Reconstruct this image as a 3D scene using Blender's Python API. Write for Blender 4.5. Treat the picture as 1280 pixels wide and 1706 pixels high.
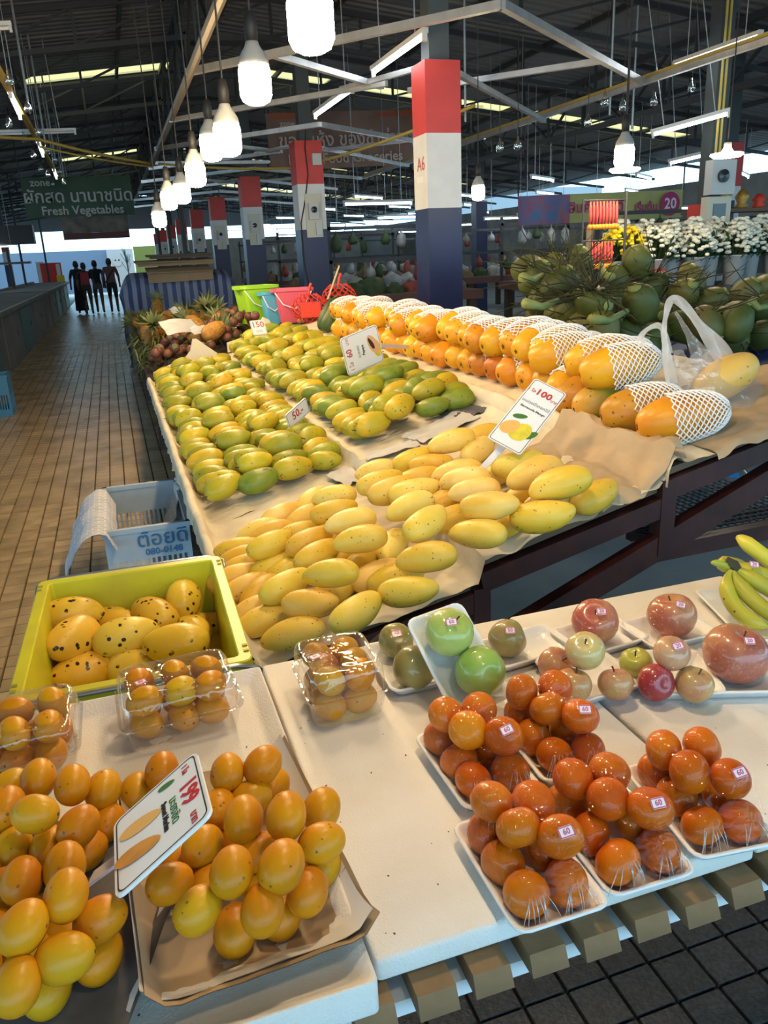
import bpy, bmesh, math, random
import numpy as np
from mathutils import Vector, Matrix, Euler, Quaternion, noise as mnoise

for _o in list(bpy.data.objects): bpy.data.objects.remove(_o, do_unlink=True)
SC = bpy.context.scene
COL = SC.collection
random.seed(7)
PI = math.pi

# ------------------------------------------------------------------ camera
EYE = Vector((0.0, 0.0, 1.6))
FPX = 1310.0
# camera axes from the aisle's vanishing point, the verticals and the lens
_vy = ((180-640), (440-853), FPX); _ro = math.radians(2.6)
_dy = Vector(_vy).normalized()
_k = -FPX*FPX/(_vy[0]*math.sin(_ro)+_vy[1]*math.cos(_ro))
_dz = -Vector((math.sin(_ro)*_k, math.cos(_ro)*_k, FPX)).normalized()
_dx = _dy.cross(_dz)
RIGHT = Vector((_dx.x, _dy.x, _dz.x)); DOWN = Vector((_dx.y, _dy.y, _dz.y)); FWD = Vector((_dx.z, _dy.z, _dz.z))
cam_data = bpy.data.cameras.new('camera')
cam_data.sensor_fit = 'AUTO'; cam_data.sensor_width = 36.0
cam_data.lens = FPX/1706.0*36.0
cam_data.clip_start = 0.02; cam_data.clip_end = 400
cam = bpy.data.objects.new('camera', cam_data); COL.objects.link(cam)
_R = Matrix((RIGHT, -DOWN, -FWD)).transposed()
cam.matrix_world = Matrix.Translation(EYE) @ _R.to_4x4()
SC.camera = cam

# ------------------------------------------------------------------ world, exposure
W = bpy.data.worlds.new('overcast_sky'); SC.world = W; W.use_nodes = True
bg = W.node_tree.nodes['Background']
bg.inputs['Color'].default_value = (0.44, 0.77, 1.0, 1)
bg.inputs['Strength'].default_value = 3.8
SC.view_settings.view_transform = 'Standard'
SC.view_settings.look = 'None'
SC.view_settings.gamma = 1.0
SC.view_settings.use_curve_mapping = False
SC.view_settings.exposure = 0.0
cy = SC.cycles
cy.use_adaptive_sampling = True; cy.adaptive_threshold = .03
cy.max_bounces = 6; cy.diffuse_bounces = 3; cy.glossy_bounces = 2; cy.transmission_bounces = 4; cy.transparent_max_bounces = 16
cy.caustics_reflective = False; cy.caustics_refractive = False
cy.sample_clamp_indirect = 4.0
BULB_E = 185.0
TUBE_E = 20.0

# ------------------------------------------------------------------ helpers
def ray(u, v):
    return RIGHT*((u-640.0)/FPX) + DOWN*((v-853.0)/FPX) + FWD
def at(u, v, z):
    r = ray(u, v); return EYE + r*((z-EYE.z)/r.z)
def aty(u, v, y):
    r = ray(u, v); return EYE + r*(y/r.y)
def atx(u, v, x):
    r = ray(u, v); return EYE + r*(x/r.x)
def atd(u, v, d):
    return EYE + ray(u, v)*d
TIER = [(.60, .20, .22), (.79, .24, .87), (.975, .22, 1.47)]   # bed height, slope, starting x
def bed(x):
    a = TIER[0] if x < .865 else (TIER[1] if x < 1.465 else TIER[2])
    return a[0]+a[1]*(x-a[2])
def atbed(u, v, h, t):
    r = ray(u, v); a = TIER[t]
    k = (a[0]+h-a[1]*a[2]-EYE.z)/(r.z-a[1]*r.x)
    return EYE + r*k

class MB:
    def __init__(s): s.v = []; s.f = []; s.m = []
    def add(s, vs, fs, mi=0):
        b = len(s.v); s.v += [tuple(x) for x in vs]
        for q in fs: s.f.append(tuple(i+b for i in q)); s.m.append(mi)
        return s
    def box(s, c, d, R=None, mi=0, taper=1.0):
        hx, hy, hz = d[0]/2, d[1]/2, d[2]/2
        vs = []
        for z in (-hz, hz):
            k = taper if z > 0 else 1.0
            for x, y in ((-hx, -hy), (hx, -hy), (hx, hy), (-hx, hy)): vs.append(Vector((x*k, y*k, z)))
        if R is not None: vs = [R @ q for q in vs]
        c = Vector(c)
        return s.add([q+c for q in vs], [(3,2,1,0),(4,5,6,7),(0,1,5,4),(1,2,6,5),(2,3,7,6),(3,0,4,7)], mi)
    def bbox(s, a, b, mi=0):
        return s.box([(a[i]+b[i])/2 for i in range(3)], [abs(b[i]-a[i]) for i in range(3)], None, mi)
    def beam(s, a, b, w, h, mi=0):
        a = Vector(a); b = Vector(b); d = b-a; L = d.length
        if L < 1e-6: return s
        x = d.normalized(); up = Vector((0,0,1)) if abs(x.z) < .95 else Vector((1,0,0))
        y = up.cross(x).normalized(); z = x.cross(y)
        return s.box((a+b)/2, (L, w, h), Matrix((x, y, z)).transposed(), mi)
    def tube(s, pts, r, seg=8, mi=0, cap=True, closed=False):
        pts = [Vector(p) for p in pts]; n = len(pts)
        rs = r if isinstance(r, (list, tuple)) else [r]*n
        vs = []; prev = None
        for i, p in enumerate(pts):
            if closed: t = (pts[(i+1) % n]-pts[i-1])
            else: t = (pts[min(i+1, n-1)]-pts[max(i-1, 0)])
            t.normalize()
            if prev is None:
                ref = Vector((0,0,1)) if abs(t.z) < .9 else Vector((1,0,0))
                nx = t.cross(ref).normalized()
            else:
                nx = (prev - t*prev.dot(t)).normalized()
            prev = nx; ny = t.cross(nx)
            for j in range(seg):
                a = 2*PI*j/seg; vs.append(p+(nx*math.cos(a)+ny*math.sin(a))*rs[i])
        fs = []
        for i in range(n if closed else n-1):
            k = (i+1) % n
            for j in range(seg):
                j2 = (j+1) % seg
                fs.append((i*seg+j, i*seg+j2, k*seg+j2, k*seg+j))
        if cap and not closed:
            fs.append(tuple(range(seg-1, -1, -1))); fs.append(tuple((n-1)*seg+j for j in range(seg)))
        return s.add(vs, fs, mi)
    def lathe(s, prof, seg=16, c=(0,0,0), R=None, mi=0, fn=None, caps=True):
        c = Vector(c); vs = []; n = len(prof)
        for (r, z) in prof:
            for j in range(seg):
                a = 2*PI*j/seg; q = Vector((r*math.cos(a), r*math.sin(a), z))
                if fn: q = fn(q, a)
                if R is not None: q = R @ q
                vs.append(q+c)
        fs = []
        for i in range(n-1):
            for j in range(seg):
                j2 = (j+1) % seg
                fs.append((i*seg+j, i*seg+j2, (i+1)*seg+j2, (i+1)*seg+j))
        if caps:
            if prof[0][0] > 1e-5: fs.append(tuple(range(seg-1, -1, -1)))
            if prof[-1][0] > 1e-5: fs.append(tuple((n-1)*seg+j for j in range(seg)))
        return s.add(vs, fs, mi)
    def grid(s, fn, nu, nv, cu=False, cv=False, mi=0):
        vs = []
        for i in range(nu):
            for j in range(nv):
                vs.append(fn(i/(nu if cu else nu-1), j/(nv if cv else nv-1)))
        fs = []
        for i in range(nu if cu else nu-1):
            for j in range(nv if cv else nv-1):
                i2 = (i+1) % nu; j2 = (j+1) % nv
                fs.append((i*nv+j, i2*nv+j, i2*nv+j2, i*nv+j2))
        return s.add(vs, fs, mi)
    def mesh(s, name, mats, smooth=False, merge=0):
        me = bpy.data.meshes.new(name)
        me.from_pydata([tuple(q) for q in s.v], [], s.f)
        if not isinstance(mats, (list, tuple)): mats = [mats]
        for m in mats: me.materials.append(m)
        me.polygons.foreach_set('material_index', s.m)
        if merge:
            bm = bmesh.new(); bm.from_mesh(me)
            bmesh.ops.remove_doubles(bm, verts=bm.verts, dist=merge)
            bm.to_mesh(me); bm.free()
        if smooth: me.polygons.foreach_set('use_smooth', [True]*len(me.polygons))
        me.update()
        return me

def link(name, me, parent=None, loc=None, rot=None, scale=None):
    o = bpy.data.objects.new(name, me); COL.objects.link(o)
    if loc is not None: o.location = loc
    if rot is not None:
        if isinstance(rot, Matrix): o.rotation_euler = rot.to_euler()
        elif isinstance(rot, Quaternion): o.rotation_euler = rot.to_euler()
        else: o.rotation_euler = rot
    if scale is not None: o.scale = scale if isinstance(scale, (tuple, list, Vector)) else (scale,)*3
    if parent is not None: o.parent = parent
    return o
def tag(o, label, cat, group=None):
    o['label'] = label; o['category'] = cat
    if group: o['group'] = group
    return o
def thing(name, label, cat, loc=(0,0,0), rot=None, group=None):
    return tag(link(name, None, None, loc, rot), label, cat, group)
def struct(o): o['kind'] = 'structure'; return o
def stuff(o): o['kind'] = 'stuff'; return o
_ORD = ['first','second','third','fourth','fifth','sixth','seventh','eighth','ninth','tenth','eleventh','twelfth','thirteenth','fourteenth','fifteenth','sixteenth','seventeenth','eighteenth','nineteenth','twentieth']
_TENS = {20:'twenty',30:'thirty',40:'forty',50:'fifty',60:'sixty'}
_TENTH = {30:'thirtieth',40:'fortieth',50:'fiftieth',60:'sixtieth'}
def nth(i):
    if i < 20: return _ORD[i]
    n = i+1; t = n//10*10
    return _TENTH[t] if n == t else _TENS[t]+'-'+_ORD[n-t-1]
def axis_rot(ax, up=(0,0,1), roll=0.0):
    x = Vector(ax).normalized(); u = Vector(up)
    y = u.cross(x)
    if y.length < 1e-4: y = Vector((0,1,0)).cross(x)
    y.normalize(); z = x.cross(y)
    return Matrix((x, y, z)).transposed() @ Matrix.Rotation(roll, 3, 'X')

# ------------------------------------------------------------------ materials
MATS = {}
def nodes_of(name):
    m = bpy.data.materials.new(name); m.use_nodes = True
    nt = m.node_tree; p = nt.nodes['Principled BSDF']
    MATS[name] = m
    return m, nt, p
def mat(name, col, rough=.5, metal=0., bump=0., bscale=60., var=0., vscale=6., var_col=None, emit=0., coat=0., spec=.5, alpha=None, rnd=0.):
    """plain surface with optional colour variation and fine relief"""
    m, nt, p = nodes_of(name); N = nt.nodes; L = nt.links
    p.inputs['Base Color'].default_value = (*col, 1); p.inputs['Roughness'].default_value = rough
    p.inputs['Metallic'].default_value = metal; p.inputs['Coat Weight'].default_value = coat
    p.inputs['Specular IOR Level'].default_value = spec
    if emit:
        p.inputs['Emission Color'].default_value = (*col, 1); p.inputs['Emission Strength'].default_value = emit
    tc = None
    if var or bump:
        tc = N.new('ShaderNodeTexCoord')
    src = None
    if var:
        n = N.new('ShaderNodeTexNoise'); n.inputs['Scale'].default_value = vscale; n.inputs['Detail'].default_value = 4
        L.new(tc.outputs['Object'], n.inputs['Vector'])
        mr = N.new('ShaderNodeMapRange'); mr.inputs[1].default_value = .35; mr.inputs[2].default_value = .7
        L.new(n.outputs['Fac'], mr.inputs[0])
        mx = N.new('ShaderNodeMix'); mx.data_type = 'RGBA'
        mx.inputs['A'].default_value = (*col, 1)
        vc = var_col or tuple(c*(1-var) for c in col)
        mx.inputs['B'].default_value = (*vc, 1)
        L.new(mr.outputs[0], mx.inputs['Factor'])
        src = mx.outputs['Result']
    if rnd:
        oi = N.new('ShaderNodeObjectInfo'); hs = N.new('ShaderNodeHueSaturation')
        mr2 = N.new('ShaderNodeMapRange'); mr2.inputs[3].default_value = 1-rnd; mr2.inputs[4].default_value = 1+rnd
        L.new(oi.outputs['Random'], mr2.inputs[0]); L.new(mr2.outputs[0], hs.inputs['Value'])
        if src: L.new(src, hs.inputs['Color'])
        else: hs.inputs['Color'].default_value = (*col, 1)
        src = hs.outputs['Color']
    if src: L.new(src, p.inputs['Base Color'])
    if bump:
        n = N.new('ShaderNodeTexNoise'); n.inputs['Scale'].default_value = bscale; n.inputs['Detail'].default_value = 3
        L.new(tc.outputs['Object'], n.inputs['Vector'])
        b = N.new('ShaderNodeBump'); b.inputs['Strength'].default_value = bump; b.inputs['Distance'].default_value = .01
        L.new(n.outputs['Fac'], b.inputs['Height']); L.new(b.outputs['Normal'], p.inputs['Normal'])
    return m

def fruit_mat(name, c1, c2, c3=None, scale=8., rough=.38, spots=0., spot_col=(.05,.03,.015), spot_scale=40., spot_size=.16, bump=.08, bscale=90., rv=.12, rh=.012, c3w=.5, sss=0., patch=0., axis_mix=None, coat=0., spec=.4):
    """fruit skin: two tones in soft patches, a third tone by fruit, freckles and dark blemishes"""
    m, nt, p = nodes_of(name); N = nt.nodes; L = nt.links
    tc = N.new('ShaderNodeTexCoord'); oi = N.new('ShaderNodeObjectInfo')
    mul = N.new('ShaderNodeMath'); mul.operation = 'MULTIPLY'; mul.inputs[1].default_value = 37.0
    L.new(oi.outputs['Random'], mul.inputs[0])
    va = N.new('ShaderNodeVectorMath'); va.operation = 'ADD'
    L.new(tc.outputs['Object'], va.inputs[0]); L.new(mul.outputs[0], va.inputs[1])
    P = va.outputs[0]
    def mix(a, b, fac):
        x = N.new('ShaderNodeMix'); x.data_type = 'RGBA'
        for k, s in (('A', a), ('B', b)):
            if isinstance(s, tuple): x.inputs[k].default_value = (*s, 1)
            else: L.new(s, x.inputs[k])
        if isinstance(fac, float): x.inputs['Factor'].default_value = fac
        else: L.new(fac, x.inputs['Factor'])
        return x.outputs['Result']
    def rng(s, a, b, c=0., d=1.):
        x = N.new('ShaderNodeMapRange'); x.inputs[1].default_value = a; x.inputs[2].default_value = b; x.inputs[3].default_value = c; x.inputs[4].default_value = d
        L.new(s, x.inputs[0]); return x.outputs[0]
    def noi(sc, det=3.):
        x = N.new('ShaderNodeTexNoise'); x.inputs['Scale'].default_value = sc; x.inputs['Detail'].default_value = det
        L.new(P, x.inputs['Vector']); return x.outputs['Fac']
    col = mix(c1, c2, rng(noi(scale), .38, .62))
    if c3:
        n2 = rng(noi(scale*.6), .45, .6)
        r2 = rng(oi.outputs['Random'], 1-c3w, 1.)
        mm = N.new('ShaderNodeMath'); mm.operation = 'MULTIPLY'; L.new(n2, mm.inputs[0]); L.new(r2, mm.inputs[1])
        ad = N.new('ShaderNodeMath'); ad.operation = 'MULTIPLY_ADD'; ad.inputs[1].default_value = .5; L.new(r2, ad.inputs[0]); L.new(mm.outputs[0], ad.inputs[2]); ad.use_clamp = True
        col = mix(col, c3, ad.outputs[0])
    if axis_mix:
        sx = N.new('ShaderNodeSeparateXYZ'); L.new(tc.outputs['Object'], sx.inputs[0])
        col = mix(col, axis_mix[0], rng(sx.outputs[axis_mix[1]], axis_mix[2], axis_mix[3]))
    if spots:
        vo = N.new('ShaderNodeTexVoronoi'); vo.inputs['Scale'].default_value = spot_scale; L.new(P, vo.inputs['Vector'])
        nz = noi(spot_scale*1.7, 2.)
        s1 = N.new('ShaderNodeMath'); s1.operation = 'MULTIPLY_ADD'; s1.inputs[1].default_value = .45; L.new(nz, s1.inputs[0]); L.new(vo.outputs['Distance'], s1.inputs[2])
        msk = rng(s1.outputs[0], spot_size+.17, spot_size+.23, 1., 0.)
        area = rng(noi(scale*1.3, 2.), .66-spots*.3, .72-spots*.3)
        mm = N.new('ShaderNodeMath'); mm.operation = 'MULTIPLY'; L.new(msk, mm.inputs[0]); L.new(area, mm.inputs[1])
        col = mix(col, spot_col, mm.outputs[0])
    if patch:
        pa = rng(noi(scale*2.2, 5.), .76-patch*.2, .80-patch*.2)
        col = mix(col, spot_col, pa)
    hs = N.new('ShaderNodeHueSaturation')
    L.new(rng(oi.outputs['Random'], 0, 1, 1-rv, 1+rv), hs.inputs['Value'])
    fr = N.new('ShaderNodeMath'); fr.operation = 'FRACT'; m7 = N.new('ShaderNodeMath'); m7.operation = 'MULTIPLY'; m7.inputs[1].default_value = 7.13
    L.new(oi.outputs['Random'], m7.inputs[0]); L.new(m7.outputs[0], fr.inputs[0])
    L.new(rng(fr.outputs[0], 0, 1, .5-rh, .5+rh), hs.inputs['Hue'])
    L.new(col, hs.inputs['Color']); L.new(hs.outputs['Color'], p.inputs['Base Color'])
    p.inputs['Roughness'].default_value = rough; p.inputs['Coat Weight'].default_value = coat; p.inputs['Coat Roughness'].default_value = .03; p.inputs['Specular IOR Level'].default_value = spec
    if bump:
        b = N.new('ShaderNodeBump'); b.inputs['Strength'].default_value = bump; b.inputs['Distance'].default_value = .01
        L.new(noi(bscale, 2.), b.inputs['Height']); L.new(b.outputs['Normal'], p.inputs['Normal'])
    return m

def film_mat(name, tint=(1,1,1), gloss=.06, fres=.5, rough=.06, wr=.35, wscale=45., haze=0.):
    """clear plastic: see-through with a glossy, slightly wrinkled surface"""
    m = bpy.data.materials.new(name); m.use_nodes = True; nt = m.node_tree; N = nt.nodes; L = nt.links; MATS[name] = m
    N.clear(); out = N.new('ShaderNodeOutputMaterial')
    tr = N.new('ShaderNodeBsdfTransparent'); tr.inputs[0].default_value = (*tint, 1)
    gl = N.new('ShaderNodeBsdfGlossy'); gl.inputs['Roughness'].default_value = rough; gl.inputs['Color'].default_value = (1,1,1,1)
    tc = N.new('ShaderNodeTexCoord'); nz = N.new('ShaderNodeTexNoise'); nz.inputs['Scale'].default_value = wscale; nz.inputs['Detail'].default_value = 2; nz.inputs['Distortion'].default_value = 1.2
    L.new(tc.outputs['Object'], nz.inputs['Vector'])
    b = N.new('ShaderNodeBump'); b.inputs['Strength'].default_value = wr; b.inputs['Distance'].default_value = .02
    L.new(nz.outputs['Fac'], b.inputs['Height']); L.new(b.outputs['Normal'], gl.inputs['Normal'])
    lw = N.new('ShaderNodeLayerWeight'); lw.inputs['Blend'].default_value = .35
    L.new(b.outputs['Normal'], lw.inputs['Normal'])
    mr = N.new('ShaderNodeMapRange'); mr.inputs[3].default_value = gloss; mr.inputs[4].default_value = fres
    L.new(lw.outputs['Facing'], mr.inputs[0])
    mx = N.new('ShaderNodeMixShader'); L.new(mr.outputs[0], mx.inputs[0]); L.new(tr.outputs[0], mx.inputs[1]); L.new(gl.outputs[0], mx.inputs[2])
    last = mx.outputs[0]
    if haze:
        df = N.new('ShaderNodeBsdfTranslucent'); df.inputs[0].default_value = (.92,.94,.96,1)
        d2 = N.new('ShaderNodeBsdfDiffuse'); d2.inputs[0].default_value = (.92,.94,.96,1)
        mm = N.new('ShaderNodeMixShader'); L.new(df.outputs[0], mm.inputs[1]); L.new(d2.outputs[0], mm.inputs[2])
        m2 = N.new('ShaderNodeMixShader'); m2.inputs[0].default_value = haze; L.new(last, m2.inputs[1]); L.new(mm.outputs[0], m2.inputs[2]); last = m2.outputs[0]
    L.new(last, out.inputs['Surface'])
    return m

def quad_depths(px4, dmean):
    """four picture corners of a flat rectangular card -> its four corner points, at the given mean depth"""
    r = np.array([list(ray(u, v)) for u, v in px4]); A = np.stack([r[0], -r[1], r[2], -r[3]], 1)
    _, _, vt = np.linalg.svd(A); k = vt[-1]; k = k/k.mean()*dmean
    return [EYE+Vector(r[i])*float(k[i]) for i in range(4)]
def text_mesh(body, size, m, ext=.0006, bold=0., align='CENTER'):
    c = bpy.data.curves.new('lettering', 'FONT'); c.body = body; c.size = size; c.extrude = ext; c.offset = bold
    c.align_x = align; c.align_y = 'CENTER'; c.resolution_u = 2
    o = bpy.data.objects.new('lettering_source', c); COL.objects.link(o)
    bpy.context.view_layer.update()
    dg = bpy.context.evaluated_depsgraph_get()
    me = bpy.data.meshes.new_from_object(o.evaluated_get(dg))
    bpy.data.objects.remove(o, do_unlink=True); bpy.data.curves.remove(c)
    me.materials.clear(); me.materials.append(m)
    return me

def relax(P, A, Lh, R, floor, iters=40, keep=.04, plow=1.0, lims=None):
    """push fruit of a pile apart until they touch instead of overlapping; P centres, A axes, Lh half spans of the core, R radii"""
    P = np.array(P, float); P0 = P.copy(); A = np.array(A, float); Lh = np.array(Lh, float); R = np.array(R, float)
    n = len(P); off = np.array([-1, 0, 1.]); rs = np.array([.78, 1., .78])
    for it in range(iters):
        S = P[:, None, :]+A[:, None, :]*Lh[:, None, None]*off[None, :, None]          # n,3,3
        S2 = S.reshape(-1, 3); r2 = (R[:, None]*rs[None, :]).reshape(-1); own = np.repeat(np.arange(n), 3)
        D = S2[:, None, :]-S2[None, :, :]; d = np.sqrt((D**2).sum(-1))+1e-9
        pen = (r2[:, None]+r2[None, :])*plow-d
        pen[own[:, None] == own[None, :]] = 0; pen = np.clip(pen, 0, None)
        push = (D/d[..., None]*pen[..., None]).sum(1)
        cnt = (pen > 0).sum(1)
        mv = np.zeros_like(P); np.add.at(mv, own, push); c = np.zeros(n); np.add.at(c, own, cnt)
        P = P+.45*mv/np.maximum(c, 1)[:, None]+keep*(P0-P)
        S = P[:, None, :]+A[:, None, :]*Lh[:, None, None]*off[None, :, None]
        for i in range(n):
            lo = max(floor(S[i, k, 0], S[i, k, 1])+R[i]*rs[k]*.97-S[i, k, 2] for k in range(3))
            if lo > 0: P[i, 2] += lo
        if lims is not None:
            P[:, 0] = np.clip(P[:, 0], lims[0], lims[1]); P[:, 1] = np.clip(P[:, 1], lims[2], lims[3])
    return P

# shared plain materials
concrete = mat('concrete', (.36,.355,.34), .85, bump=.25, bscale=25, var=.35, vscale=1.6)
steel_dark = mat('dark_steel', (.045,.045,.05), .55)
galv = mat('galvanised_steel', (.52,.54,.56), .38, metal=.6, var=.2, vscale=9)
maroon = mat('maroon_painted_steel', (.055,.016,.014), .38, bump=.05, bscale=80, var=.45, vscale=14)
foam_white = mat('white_polystyrene', (.84,.82,.79), .75, bump=.25, bscale=260, var=.2, vscale=5, var_col=(.74,.69,.62))
tray_white = mat('white_foam_tray', (.88,.88,.88), .5, bump=.03, bscale=200)
paper_cream = mat('cream_paper', (.76,.67,.50), .8, bump=.5, bscale=14, var=.25, vscale=7)
paper_brown = mat('brown_paper', (.50,.37,.23), .75, bump=.5, bscale=12, var=.3, vscale=6)
paper_white = mat('newsprint_paper', (.62,.60,.58), .85, bump=.3, bscale=18, var=.18, vscale=5)
white_plastic = mat('white_plastic', (.80,.80,.80), .35)
black_ink = mat('black_ink', (.02,.02,.02), .6)
red_ink = mat('red_ink', (.55,.02,.03), .5)
green_ink = mat('green_ink', (.05,.18,.05), .6)
grey_ink = mat('grey_ink', (.12,.12,.12), .6)
card_white = mat('white_card', (.82,.82,.82), .3)
wood_slat = mat('weathered_wood', (.27,.155,.066), .7, bump=.5, bscale=30, var=.5, vscale=9)
black_rubber = mat('black_cable', (.015,.015,.015), .6)
yellow_cable = mat('yellow_conduit', (.45,.33,.07), .5)
clear_film = film_mat('cling_film', gloss=.006, fres=.075, rough=.02, wr=.6, wscale=30.)
clear_box = film_mat('clear_box_plastic', gloss=.05, fres=.55, rough=.025, wr=.25, wscale=18, haze=.025)
crease_film = film_mat('creased_film', gloss=.25, fres=.8, rough=.15, wr=.3, wscale=80, haze=.35)
bag_film = film_mat('thin_bag_plastic', gloss=.06, fres=.4, rough=.12, wr=.8, wscale=14, haze=.20)
bag_thick = film_mat('gathered_bag_plastic', gloss=.08, fres=.4, rough=.15, wr=.8, wscale=20, haze=.55)
# ------------------------------------------------------------------ the setting: floor, roof, columns
def floor_setting():
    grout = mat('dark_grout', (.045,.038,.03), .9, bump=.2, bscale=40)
    dark_t = mat('shade_darkened_tile', (.045,.042,.04), .5, bump=.4, bscale=160, var=.5, vscale=90, var_col=(.10,.09,.085), rnd=.15)  # dark speckled tile with the front table's shade put into its colour
    tile_m = mat('brown_floor_tile', (.47,.335,.17), .26, bump=.25, bscale=120, var=.4, vscale=3.0, rnd=.16)
    slab = MB()
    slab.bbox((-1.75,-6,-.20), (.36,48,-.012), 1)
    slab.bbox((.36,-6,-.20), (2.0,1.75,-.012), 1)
    slab.bbox((.36,1.75,-.20), (30,48,-.004), 0)
    slab.bbox((2.0,-6,-.20), (30,1.75,-.004), 0)
    slab.bbox((-30,-6,-.20), (-1.75,48,-.004), 0)
    fl = struct(link('floor', slab.mesh('floor', [concrete, grout])))
    P = .108; T = .1015
    tb = MB(); tb.box((0,0,-.004), (T,T,.012), None, 0, .965)
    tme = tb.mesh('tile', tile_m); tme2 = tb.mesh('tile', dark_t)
    cells = []
    for i in range(-16, 19):
        for j in range(2, 170):
            x = i*P+.05; y = j*P+.03
            if x < -1.70 or (x > .31 and y > 1.70) or x > 1.95: continue
            cells.append((x, y))
    def px(x, y, z=0):
        d = Vector((x,y,z))-EYE; w = d.dot(FWD)
        return (640+FPX*d.dot(RIGHT)/w, 853+FPX*d.dot(DOWN)/w, w) if w > .05 else (-9999, 0, 1)
    near = []
    for (x, y) in cells:
        u, v, w = px(x, y)
        vis = (0 < u < 330 and v < 1190 and y > 2.3) or (560 < u < 1300 and 1390 < v < 1740 and y < 1.6)
        if -20 < u < 1300 and 400 < v < 1730 and vis: near.append((w, x, y))
    near.sort(); pick = near[:300]; got = {(x, y) for (_, x, y) in pick}
    for (_, x, y) in pick:
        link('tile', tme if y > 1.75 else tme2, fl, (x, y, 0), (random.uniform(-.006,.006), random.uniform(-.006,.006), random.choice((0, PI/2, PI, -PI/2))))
    tf = MB()
    for i in range(-16, 4):
        if -1.70 <= i*P+.05 <= .31: tf.bbox((i*P+.05-T/2,18.4,-.010), (i*P+.05+T/2,47.9,.002))
    tf.bbox((-1.72,18.4,-.0125), (.33,47.9,-.011)); tf.bbox((-1.72,17,-.011), (-1.71,18.4,-.01))
    for (x, y) in cells:
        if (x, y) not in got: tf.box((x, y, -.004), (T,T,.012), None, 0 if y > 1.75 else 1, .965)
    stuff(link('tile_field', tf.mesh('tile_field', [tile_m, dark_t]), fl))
    g = MB(); g.bbox((-120,-60,-.5), (120,200,-.22))
    struct(link('ground', g.mesh('ground', mat('pale_ground', (.34,.33,.31), .9))))
    far = MB(); far.bbox((-30,48,-.22), (30,120,-.02))
    struct(link('pavement', far.mesh('pavement', mat('pale_concrete_apron', (.48,.47,.45), .8))))
floor_setting()

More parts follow.
